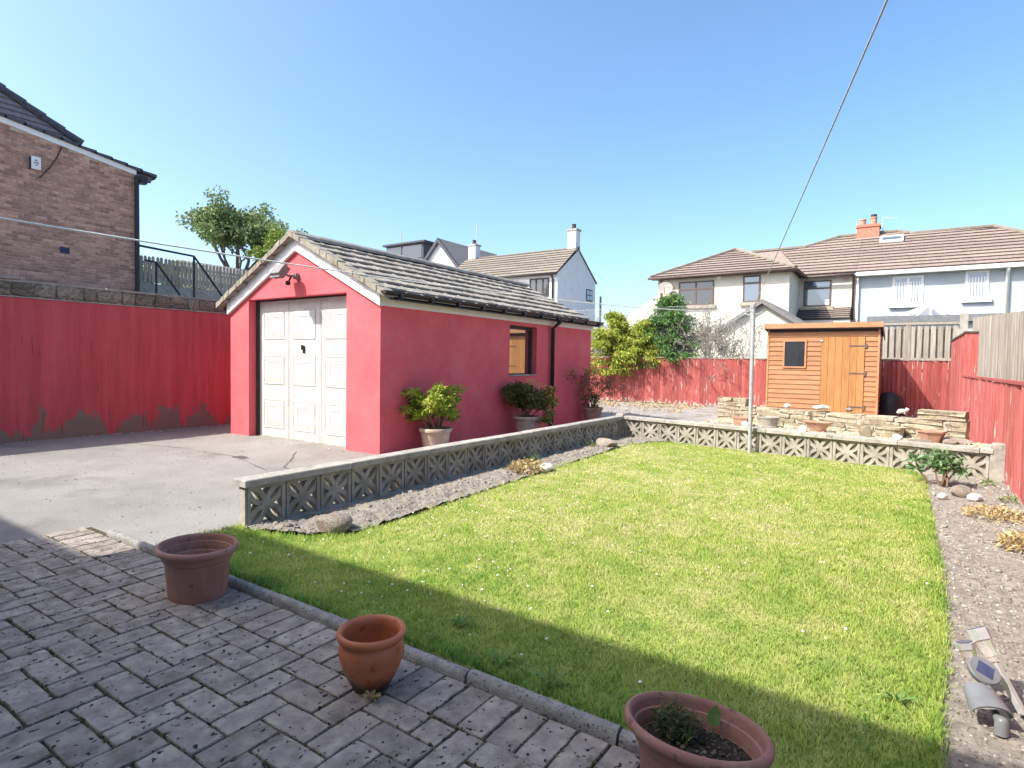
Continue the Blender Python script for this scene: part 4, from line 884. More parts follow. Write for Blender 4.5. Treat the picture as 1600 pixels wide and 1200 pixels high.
# conservatory roof peeping over the fence
cv = thing('conservatory', 'white conservatory with ribbed fan roof and finial before the pale blue house', 'conservatory', (.7,26.3,0))
apex = Vector((.72,25.9,3.50)); rb = []
for k in range(9):
    a = math.pi + math.pi*k/8; rb.append(Vector((.72+1.75*math.cos(a), 26.2+1.5*math.sin(a), 2.72)))
mb = MB()
for i in range(8): mb.add([apex, rb[i], rb[i+1]], [(0,1,2)])
mb.build('roof', M['lamp_glass'], cv)
for p in rb: MB().tube([p+Vector((0,0,.02)), apex+Vector((0,0,.03))], .042, 6).build('rib', M['white_paint'], cv)
MB().lathe([(.10,0),(.06,.08),(.03,.14),(.055,.2),(.01,.36)], apex, 10, cap1=True).build('finial', M['white_paint'], cv, True)
mb = MB()
for i in range(8):
    p, q = rb[i], rb[i+1]; mb.add([p, q, (q.x,q.y,2.5), (p.x,p.y,2.5)], [(0,1,2,3)])
mb.build('eave_beam', M['white_paint'], cv); mb = MB()
for i in range(8):
    p, q = rb[i], rb[i+1]; mb.add([(p.x,p.y,2.5), (q.x,q.y,2.5), (q.x,q.y,0), (p.x,p.y,0)], [(0,1,2,3)])
mb.build('glazing', M['glass_blue'], cv)
# long flat roofed outbuilding just beyond the fences
fo = thing('flat_roofed_outbuilding', 'long low outbuilding with flat grey felt roof beyond the back fence', 'outbuilding', (2,20.5,0))
MB().box(-.85,8,20.2,22.0,-.03,2.5).build('wall', M['pale_blue'], fo); MB().box(-.95,8.1,20.05,22.15,2.502,2.69).build('roof', M['grey_plastic'], fo)
# cream gabled garage nearer the fence
sg = thing('gabled_garage', 'small cream rendered garage with grey gable verge beyond the back fence', 'garage', (-4,21,0))
mb = MB(); mb.prism([(-5.25,21,-.03),(-2.78,21,-.03),(-2.78,21,2.45),(-4.01,21,3.28),(-5.25,21,2.45)], (0,4.5,0)); mb.build('wall', M['cream'], sg)
for sgn in (-1, 1):
    xa, za = -4.01, 3.42; xe, ze = -4.01+sgn*1.50, 2.40
    MB().prism([(xa,20.82,za),(xe,20.82,ze),(xe,20.82,ze-.13),(xa,20.82,za-.14)][::-sgn], (0,.10,0)).build('barge_board', M['roof_grey'], sg)
    MB().prism([(xa,20.92,za+.02),(xe,20.92,ze+.02),(xe,20.92,ze-.04),(xa,20.92,za-.04)][::-sgn], (0,4.7,0)).build('roof', M['roof_grey'], sg)
# white house with two chimneys
wh = thing('white_house', 'white gabled house with tan tile roof and two white chimneys behind the garage', 'house', (-22,32,3))
mb = MB(); mb.box(-27.3,-18.2,32,37.4,2.2,6.8); mb.build('wall', M['white_render'], wh)
MB().prism([(-18.45,32,6.8),(-18.45,37.4,6.8),(-18.45,34.7,8.62)], (.249,0,0)).build('gable', M['white_render'], wh)
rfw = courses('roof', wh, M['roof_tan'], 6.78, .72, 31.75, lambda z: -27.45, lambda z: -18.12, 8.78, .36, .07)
mb = MB(); mb.add([(-27.45,31.8,6.76),(-18.12,31.8,6.76),(-18.12,34.7,8.72),(-27.45,34.7,8.72),(-27.45,37.6,6.76),(-18.12,37.6,6.76)], [(0,1,2,3),(3,2,5,4)]); mb.build('roof_slope', M['roof_tan'], wh)
MB().tube([(-27.4,34.7,8.80),(-18.1,34.7,8.80)], .09, 6).build('ridge_tiles', M['roof_tan'], rfw)
for xx, hh in ((-18.55,9.95),(-26.9,9.75)):
    c_ = MB().box(xx-.32,xx+.32,34.4,35.0,7.6,hh).build('chimney', M['white_render'], wh); MB().box(xx-.38,xx+.38,34.34,35.06,hh-.02,hh+.10).build('cap', M['coping'], c_)
    MB().lathe([(.16,0),(.13,.3),(.16,.34),(.05,.36)], (xx,34.7,hh+.10), 10, cap1=True).build('pot', M['dark_frame'], c_, 30)
MB().tube([(-26.7,34.7,9.7),(-26.7,34.7,11.5)], .03, 5).build('aerial', M['wire'], wh)
mb = MB(); mb.tube([(-27.4,31.7,6.74),(-18.1,31.7,6.74)], .07, 6); mb.tube([(-18.5,31.75,6.7),(-18.5,31.92,6.4),(-18.5,31.92,2.5)], .06, 6); mb.build('gutter', M['dark_frame'], wh, True)
window(wh, -20.25,-18.80,5.35,6.55,32,M['dark_frame'],M['glass'],(-19.75,-19.25),None,None,fwd=.09)
gw = MB(); gw.box(-18.2,-18.17,36.0,36.9,5.45,6.25); gwo = gw.build('window', M['dark_frame'], wh)
for a, b_ in ((36.07,36.42),(36.48,36.83)):
    for c0, c1 in ((5.52,5.82),(5.88,6.18)): MB().box(-18.171,-18.16,a,b_,c0,c1).build('pane', M['glass_blue'], gwo)
# grey roofed house with pale gable and glazed roof box
gh = thing('grey_gabled_house', 'grey roofed house with pale front gable and dark flat roof dormer', 'house', (-33,36,3))
gx_, gz = -31.45, 10.95
MB().prism([(gx_-3.6,36,2.5),(gx_+3.6,36,2.5),(gx_+3.6,36,gz-3.95),(gx_,36,gz-.2),(gx_-3.6,36,gz-3.95)], (0,7,0)).build('wall', M['white_render'], gh)
for sgn in (-1, 1):
    xe, ze = gx_+sgn*4.0, gz-4.4
    MB().prism([(gx_,35.7,gz+.1),(xe,35.7,ze+.1),(xe,35.7,ze-.28),(gx_,35.7,gz-.25)][::-sgn], (0,.22,0)).build('barge_board', M['slate'], gh)
    MB().prism([(gx_,35.92,gz+.08),(xe,35.92,ze+.08),(xe,35.92,ze-.1),(gx_,35.92,gz-.08)][::-sgn], (0,8,0)).build('roof', M['roof_grey'], gh)
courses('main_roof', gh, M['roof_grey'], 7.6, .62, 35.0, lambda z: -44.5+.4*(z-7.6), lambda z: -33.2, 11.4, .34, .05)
mb = MB(); mb.add([(-44.5,35.05,7.57),(-33.2,35.05,7.57),(-33.2,41.0,11.25),(-42.9,41.0,11.25)], [(0,1,2,3)]); mb.build('roof_slope', M['roof_grey'], gh); MB().box(-44,-34,35.4,42,2.5,7.5).build('wall', M['white_render'], gh)
dm = MB().box(-40.2,-35.6,38.6,42.5,9.0,11.62).build('dormer', M['slate'], gh)
MB().box(-40.1,-38.3,38.57,38.6,10.3,11.45).build('pane', M['glass'], dm); MB().box(-38.1,-35.8,38.57,38.6,10.3,11.45).build('pane', M['glass'], dm)
MB().box(-40.5,-35.3,38.35,42.8,11.622,11.78).build('dormer_roof', M['slate'], dm)
MB().tube([(-39.7,40,11.7),(-39.7,40,13.3)], .035, 5).build('aerial', M['wire'], gh)

# ------------------------------------------------------------------ the house whose back the patio belongs to (behind the viewpoint; its eaves shade the patio)
oh = thing('rendered_house', 'cream rendered house behind the patio whose roof shades the paving', 'house', (0,-2,0))
mb = MB(); mb.box(-6.3,6.0,-9.5,-1.8,-.03,4.95); mb.box(-13,-6.3,-9.5,-2.52,-.03,4.95); mb.build('wall', M['cream'], oh)
mb = MB(); mb.add([(-6.55,-1.5,5.0),(6.3,-1.5,5.0),(6.3,-9.8,5.0),(-6.55,-9.8,5.0),(-3.3,-5.6,7.3),(3.3,-5.6,7.3),(-6.55,-1.5,4.92),(6.3,-1.5,4.92),(6.3,-9.8,4.92),(-6.55,-9.8,4.92)],
                  [(0,1,5,4),(1,2,5),(2,3,4,5),(3,0,4),(0,6,7,1),(1,7,8,2),(2,8,9,3),(3,9,6,0),(9,8,7,6)]); mb.build('roof', M['roof_brown'], oh)
mb = MB(); mb.add([(-13.3,-2.32,5.0),(-6.5,-2.32,5.0),(-6.5,-9.8,5.0),(-13.3,-9.8,5.0),(-13.3,-6,7.1),(-6.5,-6,7.1),(-13.3,-2.32,4.92),(-6.5,-2.32,4.92),(-6.5,-9.8,4.92),(-13.3,-9.8,4.92)],
                  [(0,1,5,4),(2,3,4,5),(3,0,4),(0,6,7,1),(9,8,7,6),(2,8,9,3),(1,2,5)]); mb.build('side_roof', M['roof_brown'], oh)
def bwin(x0, x1, z0, z1):
    w_ = MB(); t = .06; y = -1.8
    for a, b_, c0, c1 in ((x0,x0+t,z0,z1),(x1-t,x1,z0,z1),(x0+t,x1-t,z0,z0+t),(x0+t,x1-t,z1-t,z1)): w_.box(a,b_,y-.02,y+.03,c0,c1)
    o_ = w_.build('window', M['white_paint'], oh); MB().box(x0+t,x1-t,y+.004,y+.012,z0+t,z1-t).build('pane', M['glass_blue'], o_)
for a in ((-4.5,-2.9,1.0,2.1),(2.2,4.0,1.0,2.1),(-4.5,-3.0,3.3,4.4),(2.2,3.9,3.3,4.4)): bwin(*a)
dr = MB().box(-.45,.45,-1.8,-1.76,.05,2.1).build('door', M['white_paint'], oh); MB().box(.32,.36,-1.76,-1.70,1.0,1.14).build('handle', M['steel'], dr)

# ------------------------------------------------------------------ fences
def board_mesh(wd, h, th=.016, top=None):
    mb = MB(); a = wd/2; mb.add([(-a,0,0),(a,0,0),(a,0,h),(-a,0,h),(-a,th*.45,0),(a,th,0),(a,th,h),(-a,th*.45,h)], [(0,1,2,3),(7,6,5,4),(0,4,5,1),(1,5,6,2),(2,6,7,3),(3,7,4,0)])
    return mb.mesh('board')
bf = thing('red_back_fence', 'red painted board fence with peeling foot across the back of the yard', 'fence', (-4,17.15,0))
RB_ = board_mesh(.108, 1.36); RB_.materials.append(M['red_fence'])
x = -9.0
while x < .90: piece('board', RB_, bf, (x, 17.15+random.uniform(-.006,.004), .02+random.uniform(-.012,.008)), (random.gauss(0,.006), random.gauss(0,.006), math.pi+.24+random.gauss(0,.04))); x += .098
MB().box(-9.05,.92,17.12,17.20,1.385,1.415).build('capping', M['grey_wood'], bf)
for z in (.3,1.1): MB().box(-9.05,.92,17.175,17.23,z,z+.08).build('rail', M['red_fence'], bf)
rfz = thing('red_side_fence', 'red painted board fence along the right hand soil bed', 'fence', (.9,8,0))
RS = board_mesh(.116, 1.04); RS.materials.append(M['red_fence'])
y = 1.8
while y < 13.35: piece('board', RS, rfz, (.90+random.uniform(-.006,.006), y, .015+random.uniform(-.02,.015)), (random.gauss(0,.008), random.gauss(0,.012), -math.pi/2+.20+random.gauss(0,.04))); y += .104
mb = MB(); mb.box(.875,.965,1.7,13.4,1.062,1.092); mb.build('capping', M['red_fence'], rfz)
for z in (.25,.85): MB().box(.93,.975,1.7,13.4,z,z+.08).build('rail', M['red_fence'], rfz)
tp = thing('tall_red_fence', 'taller red painted fence section beside the shed in the far corner', 'fence', (.92,15.2,0))
RT = board_mesh(.116, 1.82); RT.materials.append(M['red_fence']); y = 13.48
while y < 17.1: piece('board', RT, tp, (.91+random.uniform(-.006,.006), y, .02+random.uniform(-.012,.012)), (0, random.gauss(0,.008), -math.pi/2+.10)); y += .104
MB().box(.885,.965,13.42,17.1,1.845,1.875).build('capping', M['brown_frame'], tp)
MB().box(.90,1.13,13.395,13.42,1.0,1.86).build('end_panel', M['red_fence'], tp); MB().box(.88,1.15,13.37,13.42,1.862,1.885).build('end_capping', M['brown_frame'], tp)
gf = thing('grey_back_fence', 'weathered grey hit and miss fence showing above the red back fence', 'fence', (-.6,17.6,0))
GBm = board_mesh(.098, .84); GBm.materials.append(M['grey_wood']); x = -2.55
while x < 1.05: piece('board', GBm, gf, (x, 17.6, 1.42+random.uniform(-.01,.01)), (0, random.gauss(0,.006), math.pi)); x += .142
x = -2.48
while x < 1.05: piece('board', GBm, gf, (x, 17.66, 1.42), (0, 0, math.pi), (.6,1,.9)); x += .142
MB().box(-2.62,1.08,17.56,17.64,2.275,2.335).build('top_rail', M['grey_wood'], gf); MB().box(-2.62,1.08,17.575,17.64,1.40,1.455).build('bottom_rail', M['grey_wood'], gf)
for x in (-1.75,.06): MB().box(x-.05,x+.05,17.57,17.68,0,2.33).build('post', M['grey_wood'], gf)
MB().box(-2.62,1.08,17.60,17.63,0,1.39).build('gravel_board', M['grey_wood'], gf)
cp_ = thing('concrete_post', 'pale concrete fence post at the corner of the grey fences', 'fence post', (1.14,17.5,0)); MB().chbox(1.07,1.22,17.42,17.56,0,2.53,.012).build('shaft', M['coping'], cp_)
gs = thing('grey_side_fence', 'weathered grey board fence of the neighbour rising behind the red side fence', 'fence', (1.1,9,0))
y = 3.0; gbm = {}
while y < 14.6:
    h = 1.83+.058*(y-8.3); k = round(h, 2)
    if k not in gbm: gbm[k] = board_mesh(.125, k); gbm[k].materials.append(M['grey_wood'])
    piece('board', gbm[k], gs, (1.09+random.uniform(-.004,.004)+.022*(int(y/.112) % 2), y, .01), (0, random.gauss(0,.006), -math.pi/2+random.gauss(0,.02))); y += .112
for z in (.5,1.5): MB().box(1.135,1.18,3,14.6,z,z+.09).build('rail', M['grey_wood'], gs)
# chain link behind the back fence
cf = thing('chain_link_fence', 'thin chain link wire fence above the red back fence', 'fence', (-6,17.45,0))
mb = MB(); n = 74; x0, x1, z0, z1 = -9.3, -3.6, 1.3, 2.95; pit = .085; r_ = .0022
for s_ in (1, -1):
    u = x0-(z1-z0)
    while u < x1+(z1-z0):
        pa, pb = (u, z0), (u+(z1-z0), z1)
        if s_ < 0: pa, pb = (u+(z1-z0), z0), (u, z1)
        lo_, hi_ = (pa, pb) if pa[0] < pb[0] else (pb, pa); (ax_, az_), (bx_, bz_) = lo_, hi_; k = (bz_-az_)/(bx_-ax_)
        if ax_ < x0: az_ += k*(x0-ax_); ax_ = x0
        if bx_ > x1: bz_ += k*(x1-bx_); bx_ = x1
        if bx_-ax_ > .05: mb.tube([(ax_,17.45+.004*s_,az_),(bx_,17.45+.004*s_,bz_)], r_, 3, cap=False)
        u += pit
tag(mb.build('wire_mesh', M['wire'], cf), kind='stuff')
MB().tube([(-9.3,17.45,2.95),(-3.6,17.45,2.95)], .005, 5).build('top_wire', M['wire'], cf)
for x in (-9.25,-6.4,-3.65): MB().tube([(x,17.5,0),(x,17.5,3.0)], .022, 8).build('post', M['galv'], cf)

# ------------------------------------------------------------------ shed
sh = thing('garden_shed', 'orange brown timber shed with small dark window and boarded door', 'shed', (-1.6,15.2,0))
SX0, SX1, SY0, SY1 = -2.77, -.455, 15.2, 16.75
mb = MB(); mb.prism([(SX0+.02,SY0+.02,.04),(SX0+.02,SY1,.04),(SX0+.02,SY1,1.93),(SX0+.02,SY0+.02,2.12)], (SX1-SX0-.04,0,0)); mb.build('body', M['dark_frame'], sh)
def clad(l, name='board'):
    mb = MB(); mb.add([(0,0,.112),(0,-.004,.112),(0,-.020,.010),(0,-.017,0),(0,0,0),(l,0,.112),(l,-.004,.112),(l,-.020,.010),(l,-.017,0),(l,0,0)], [(0,4,3,2,1),(5,6,7,8,9),(0,1,6,5),(1,2,7,6),(2,3,8,7),(3,4,9,8)])
    me = mb.mesh(name); me.materials.append(M['shed']); return me
cl_l, cl_r, cl_t = clad(1.125), clad(.235), clad(SX1-SX0-.08)
for k in range(16):
    z = .10+k*.112
    piece('board', cl_l, sh, (SX0+.04, SY0+.02, z)); piece('board', cl_r, sh, (SX1-.275, SY0+.02, z))
piece('board', cl_t, sh, (SX0+.04, SY0+.02, 1.892))
cl_s = clad(SY1-SY0-.04)
for k in range(17): piece('board', cl_s, sh, (SX1-.02, SY0+.02, .05+k*.112-.0), (0,0,math.pi/2), (1,1,1))
for k in range(17): piece('board', cl_s, sh, (SX0+.02, SY1-.02, .05+k*.112), (0,0,-math.pi/2))
for x in (SX0, SX1-.04): MB().box(x, x+.04, SY0-.006, SY0+.04, .04, 2.06).build('corner_trim', M['shed_trim'], sh)
dX0, dX1 = -1.600, -.738
sdr = MB().box(dX0, dX1, SY0+.004, SY0+.024, .10, 1.885).build('door', M['shed_door'], sh)
db = MB(); wdb = (dX1-dX0)/6; db.chbox(-wdb/2+.0015, wdb/2-.0015, 0, 1.78, -.002, .014, .003)
me = db.mesh('board'); me.transform(Matrix.Rotation(math.pi/2, 4, 'X')); me.materials.append(M['shed_door'])
for k in range(6): piece('board', me, sdr, (dX0+(k+.5)*wdb, SY0+.004, .103), (0,0,0))
hm = MB(); hm.box(-.30,.02,-.006,0,-.014,.014); hm.box(.0,.045,-.008,0,-.05,.05); hme = hm.mesh('hinge'); hme.materials.append(M['brown_frame'])
for z in (1.68,1.06,.30): piece('hinge', hme, sdr, (dX1-.005, SY0-.0115, z))
MB().box(dX0-.03,dX0+.03,SY0-.025,SY0-.012,1.78,1.82).build('turn_button', M['steel'], sdr)
wf = MB(); a, b_, c0, c1, y = -2.41, -1.91, 1.16, 1.82, SY0-.022
for p in ((a,a+.035,c0,c1),(b_-.035,b_,c0,c1),(a+.035,b_-.035,c0,c0+.035),(a+.035,b_-.035,c1-.035,c1)): wf.box(p[0],p[1],y,y+.04,p[2],p[3])
wo = wf.build('window', M['shed_trim'], sh); MB().box(a+.035,b_-.035,y+.014,y+.022,c0+.035,c1-.035).build('pane', M['glass'], wo)
MB().prism([(SX0-.05,SY0-.12,2.19),(SX0-.05,SY1+.1,1.98),(SX0-.05,SY1+.1,1.955),(SX0-.05,SY0-.12,2.165)], (SX1-SX0+.10,0,0)).build('roof', M['felt'], sh)
MB().box(SX0-.055,SX1+.055,SY0-.14,SY0-.121,2.09,2.205).build('fascia', M['shed_trim'], sh)
MB().box(SX0,SX1,SY0-.119,SY0+.0,2.07,2.155).build('header', M['brown_frame'], sh)
for x in (SX0-.05, SX1+.03): MB().prism([(x,SY0-.119,2.16),(x,SY1+.09,1.95),(x,SY1+.09,1.86),(x,SY0-.119,2.07)], (.02,0,0)).build('barge_board', M['brown_frame'], sh)
bt = thing('black_tub', 'black plastic tub lying in shade between the shed and red fence', 'tub', (-.28,16.75,0))
MB().lathe([(.02,.62),(.14,.60),(.24,.50),(.29,.34),(.31,.12),(.32,0)], (-.26,16.62,.0), 24).build('shell', M['black'], bt, True)

# ------------------------------------------------------------------ clothes pole and lines
pl = thing('clothes_pole', 'grey metal clothes line pole at the far edge of the lawn', 'pole', (-1.68,8.20,0))
MB().tube([(-1.672,8.20,0),(-1.68,8.20,1.97)], .026, 14).build('shaft', M['galv'], pl, 40)
MB().lathe([(.030,0),(.034,.01),(.034,.035),(.01,.045)], (-1.68,8.20,1.955), 14, cap1=True).build('cap', M['galv'], pl, 40)
MB().tube([(-1.80,8.20,1.89),(-1.74,8.19,1.875),(-1.62,8.20,1.88),(-1.57,8.21,1.905)], .008, 6).build('hook', M['galv'], pl)
l1 = thing('clothes_line', 'pale sagging clothes line crossing in front of the red garage', 'clothes line', (-2.5,3.2,1.7))
pts = [(-1.69-1.51*t, 8.19-9.99*t, .72*t*t-.82*t+1.915) for t in np.linspace(0,1,40)]
MB().tube(pts, .0038, 6).build('cord', M['rope'], l1, True)
l2 = thing('clothes_line', 'grey line rising steeply from the pole across the sky', 'clothes line', (-.3,3.2,2.6))
pts = [(-1.67+2.87*t, 8.18-9.95*t, 1.985+1.24*t-.06*math.sin(math.pi*t)*.3) for t in np.linspace(0,1,30)]
MB().tube(pts, .0042, 6).build('cord', M['rope_grey'], l2, True)

# ------------------------------------------------------------------ bushes over the back fence
def conifer(name, label, base, h, rx, ry, lmat, seed, n_br=60, per=90, size=.085, z0=.25, drop=-.25, clear=None):
    g = np.random.default_rng(seed); t = thing(name, label, 'shrub', base); mb = MB(); P = []; O = []
    bx, by, bz = base; mb.tube([base, (bx+.05,by,bz+h*.5), (bx,by+.03,bz+h*.95)], [.07,.05,.012], 6, cap=False)
    for k in range(n_br):
        f = z0+(1-z0)*(k+.5)/n_br; a = g.uniform(0,6.283); lr_ = (1-((f-.42)/.62)**2 if f > .42 else .75+.25*(f-z0)/(.42-z0+1e-6)); lr_ = max(.12, lr_)*g.uniform(.7,1.12)
        ex, ey = math.cos(a)*rx*lr_, math.sin(a)*ry*lr_; s_ = np.array([bx,by,bz+h*f*.88]); e = s_+np.array([ex,ey,drop*math.hypot(ex,ey)+.12*h*f])
        mid = (s_+e)/2+np.array([0,0,.12]); mb.tube([tuple(s_),tuple(mid),tuple(e)], [.018,.011,.004], 4, cap=False)
        q = g.random(per)**.6; B = (s_*(1-q)[:,None]**2+2*((1-q)*q)[:,None]*mid+e*(q**2)[:,None]); od = np.array([ex,ey,0.])/math.hypot(ex,ey)
        B = B+g.normal(0,1,(per,3))*np.array([.10,.10,.05])*(.45+.6*q)[:,None]; P.append(B); O.append(np.repeat((od+np.array([0,0,-.25]))[None],per,0))
    mb.build('branches', M['bark'], t); leaves('foliage', np.concatenate(P), np.full(n_br*per, size), lmat, t, .42, np.concatenate(O), 1.1, 0, seed+1, .25); return t
conifer('golden_conifer', 'golden yellow conifer drooping over the red back fence beside the garage', (-7.75,17.25,0), 2.85, .98, 1.0, M['leaf_gold'], 101, 80, 190, .085, .36)
conifer('golden_conifer', 'low golden green conifer spreading between the taller bushes on the fence', (-6.8,17.45,0), 2.6, .85, .95, M['leaf_gold'], 102, 60, 170, .08, .48)
conifer('green_conifer', 'dense rounded dark green conifer above the red back fence', (-6.05,17.7,0), 3.35, 1.0, 1.0, M['leaf_green'], 103, 115, 210, .085, .36)
def deadbush(label, base, h, seed, n=9, lv=3, leafy=700):
    g = np.random.default_rng(seed); t = thing('dry_bush', label, 'shrub', base); mb = MB(); tips = []
    for k in range(n):
        a = g.uniform(0,6.283); d = np.array([math.cos(a)*.42,math.sin(a)*.3,1.]); d /= np.linalg.norm(d)
        branch(mb, (base[0]+g.normal(0,.16),base[1]+g.normal(0,.1),base[2]), d, h*.5, .03, lv, tips, g, .5, 3, 3, .12, .62, .008, 4)
    mb.build('branches', M['twig'], t)
    if leafy:
        P, O = cluster(tips, max(1, leafy//len(tips)+1), (.14,.14,.14), g); leaves('dry_leaves', P, np.full(len(P),.06), leafmat('bleached_leaf', [(.15,.145,.10),(.25,.24,.18),(.18,.21,.12)], .2), t, .4, O, .5, 0, seed+3)
    return t
deadbush('bare grey twiggy bush right of the green conifer by the fence', (-4.9,18.0,0), 2.5, 111, 17, 3, 6000)
deadbush('bare grey twiggy bush behind the far corner of the garage', (-8.75,18.4,0), 2.6, 112, 15, 3, 5000)
deadbush('sparse grey bush with bare tips between the conifers', (-7.2,18.8,0), 2.6, 113, 10, 3, 2000)
pp_ = thing('utility_post', 'dark slim post standing right of the white gabled house', 'post', (-9.9,20.5,0)); MB().tube([(-9.75,20.5,0),(-9.75,20.5,3.75)], .045, 8).build('shaft', M['slate'], pp_)

# ------------------------------------------------------------------ pots in the foreground
def pot(name, label, c, prof, sx, sy, rz, material, soil=None, wob=0, group=None, n=48):
    t = thing(name, label, 'plant pot', (c[0],c[1],c[2]), group)
    o_ = MB().lathe(prof, c, n, sx, sy, rz, wob=wob).build('body', material, t, 50)
    if soil:
        mb = MB(); mb.lathe([(soil[0],soil[1]),(soil[0]*.7,soil[1]+.006),(soil[0]*.35,soil[1]-.002),(.01,soil[1]+.004)], c, n, sx, sy, rz, cap1=True); mb.build('compost', M['compost'], t, True)
    return t
tub = [(.01,.004),(.135,.004),(.143,0),(.146,.02),(.150,.08),(.1515,.085),(.158,.165),(.1595,.168),(.160,.172),(.1585,.178),(.166,.205),(.168,.216),(.194,.220),(.201,.228),(.202,.240),(.197,.251),(.188,.254),(.181,.248),(.179,.236),(.172,.19),(.170,.184),(.158,.178),(.154,.172),(.140,.03),(.01,.022)]
pot('terracotta_planter', 'empty oval terracotta coloured planter at the left corner of the lawn', (-2.88,1.51,.020), tub, 1.03, .88, 0, M['terra'], (.140,.03))
tub3 = [(r, z*.95) for r, z in tub]
pt3 = pot('terracotta_planter', 'oval terracotta coloured planter with weedy compost at the bottom edge', (-.42,1.515,.020), tub3, .95, .68, 0, M['terra'], (.158,.168))
bowl = [(.01,.004),(.060,.004),(.066,0),(.070,.012),(.088,.045),(.104,.080),(.113,.115),(.116,.140),(.113,.160),(.107,.172),(.112,.178),(.121,.186),(.124,.196),(.121,.206),(.113,.211),(.105,.206),(.101,.196),(.099,.180),(.106,.15),(.102,.11),(.088,.06),(.06,.025),(.01,.02)]
t2 = pot('round_clay_pot', 'round glazed terracotta bowl pot standing on the paving by the kerb', (-1.56,1.44,.022), bowl, 1, 1, 0, M['terra_glaze'])
mb = MB()
for k in range(5):      # combed swirls on the shoulder
    a0 = k*6.283/5+.3
    for j in range(2): mb.tube([(-1.56+math.cos(a0+s_*.55)*(.1145-abs(q)*.08), 1.44+math.sin(a0+s_*.55)*(.1145-abs(q)*.08), .022+.125+q) for s_, q in ((i_/7, .016*math.sin(i_/7*6.0)+.010*j) for i_ in range(8))], .0022, 4)
mb.build('relief', M['terra_glaze'], t2)
# plants in the near planter
g = np.random.default_rng(140); c = np.array([-.485,1.54,.188]); pt = thing('potted_weed', 'bushy green and yellow weed growing in the near oval planter', 'plant', (-.485,1.54,.188)); mb = MB(); P = []; O = []
for k in range(46):
    a = g.uniform(0,6.283); rr = g.uniform(0,.055); h = g.uniform(.03,.085) if k > 2 else g.uniform(.10,.13); e = c+np.array([math.cos(a)*rr*1.5,math.sin(a)*rr,h]); s_ = c+np.array([math.cos(a)*rr*.7,math.sin(a)*rr*.6,0])
    mb.tube([tuple(s_),tuple((s_+e)/2+g.normal(0,.006,3)),tuple(e)], [.0022,.0018,.001], 4, cap=False); q = g.random(26)
    P.append(s_+(e-s_)*q[:,None]); o_ = g.normal(size=(26,3)); o_[:,2] = np.abs(o_[:,2])*.6; O.append(o_/np.linalg.norm(o_,axis=1)[:,None])
mb.build('stems', M['stem'], pt); leaves('leaves', np.concatenate(P), np.full(46*26,.022), M['leaf_herb'], pt, .24, np.concatenate(O), 1.2, .2, 141, .1)
bl_ = thing('broad_leaf', 'single broad green leaf standing up at the rim of the near planter', 'leaf', (-0.397,1.593,0.194)); mb = MB()
mb.tube([(-0.397,1.593,0.174),(-0.395,1.595,0.216)], .002, 5); mb.add([(-0.395,1.595,0.216),(-0.412,1.590,0.229),(-0.410,1.594,0.254),(-0.391,1.604,0.279),(-0.377,1.604,0.254),(-0.379,1.598,0.229),(-0.394,1.604,0.249)], [(0,5,6),(0,6,1),(1,6,2),(2,6,3),(3,6,4),(4,6,5)]); mb.build('blade', M['weed'], bl_)
g = np.random.default_rng(143); n = 420; a = g.uniform(0,6.283,n); r_ = .148*np.sqrt(g.random(n)); P = np.stack([-.42+r_*np.cos(a)*.95,1.515+r_*np.sin(a)*.68,np.full(n,.192)],1)
tag(lumps('compost_crumbs', P, g.lognormal(-5.7,.5,n).clip(.0015,.009), mat('compost_crumb', (.04,.03,.022), (.16,.135,.11), 40, .95, island=.6), 144), 'dark crumbs and grit on the compost of the near planter', 'compost', kind='stuff')

# ------------------------------------------------------------------ planters along the garage wall
tubg = [(.01,.01),(.150,.01),(.155,0),(.160,.03),(.195,.255),(.197,.26),(.214,.262),(.220,.272),(.220,.302),(.214,.312),(.200,.312),(.195,.30),(.185,.22),(.01,.21)]
def shrub(label, base, seed, nst, h, rx, rad, lmat, size, per, aspect=.38, lv=1, out=1.3, name='potted_shrub', up_=.2):
    g = np.random.default_rng(seed); t = thing(name, label, 'shrub', base); mb = MB(); tips = []
    for k in range(nst):
        a = 6.283*k/nst+g.normal(0,.4); q = g.uniform(.25,1); d = np.array([math.cos(a)*rx*q,math.sin(a)*rx*q,h]); L_ = np.linalg.norm(d); d /= L_
        branch(mb, (base[0]+g.normal(0,.03),base[1]+g.normal(0,.03),base[2]), d, L_*g.uniform(.5,.72), .011, lv, tips, g, .55, 3, 3, .12, .55, .0035, 5)
    mb.build('stems', M['stem'], t); P, O = cluster(tips, per, (rad,rad,rad*.6), g); O[:,2] = np.abs(O[:,2])*.7
    leaves('leaves', P, np.full(len(P), size), lmat, t, aspect, O, out, up_, seed+1, .12); return t, tips, g
p1 = pot('pale_planter', 'pale terracotta planter at the near end of the garage side wall', (-5.10,5.80,0), tubg, 1, 1, .2, M['terra_pale'], (.19,.25), n=20)
shrub('bushy yellow green shrub in the planter nearest the garage door', (-5.10,5.80,.24), 150, 19, .52, .40, .065, M['leaf_pale'], .065, 62)
p2 = pot('pale_planter', 'pale terracotta planter below the garage window', (-5.12,8.05,0), tubg, 1, 1, .5, M['terra_pale'], (.19,.25), n=20)
t_, tips, g = shrub('dark leaved shrub with yellow and orange tips below the garage window', (-5.12,8.05,.24), 152, 19, .46, .44, .085, M['leaf_mixed'], .055, 90)
tt = sorted(tips, key=lambda t: -t[0][0]*.83-t[0][1]*.557)[:9]; P, O = cluster(tt, 40, (.07,.07,.06), g); leaves('yellow_leaves', P, np.full(len(P),.065), M['leaf_yellow'], t_, .38, O, 1.2, .3, 159)
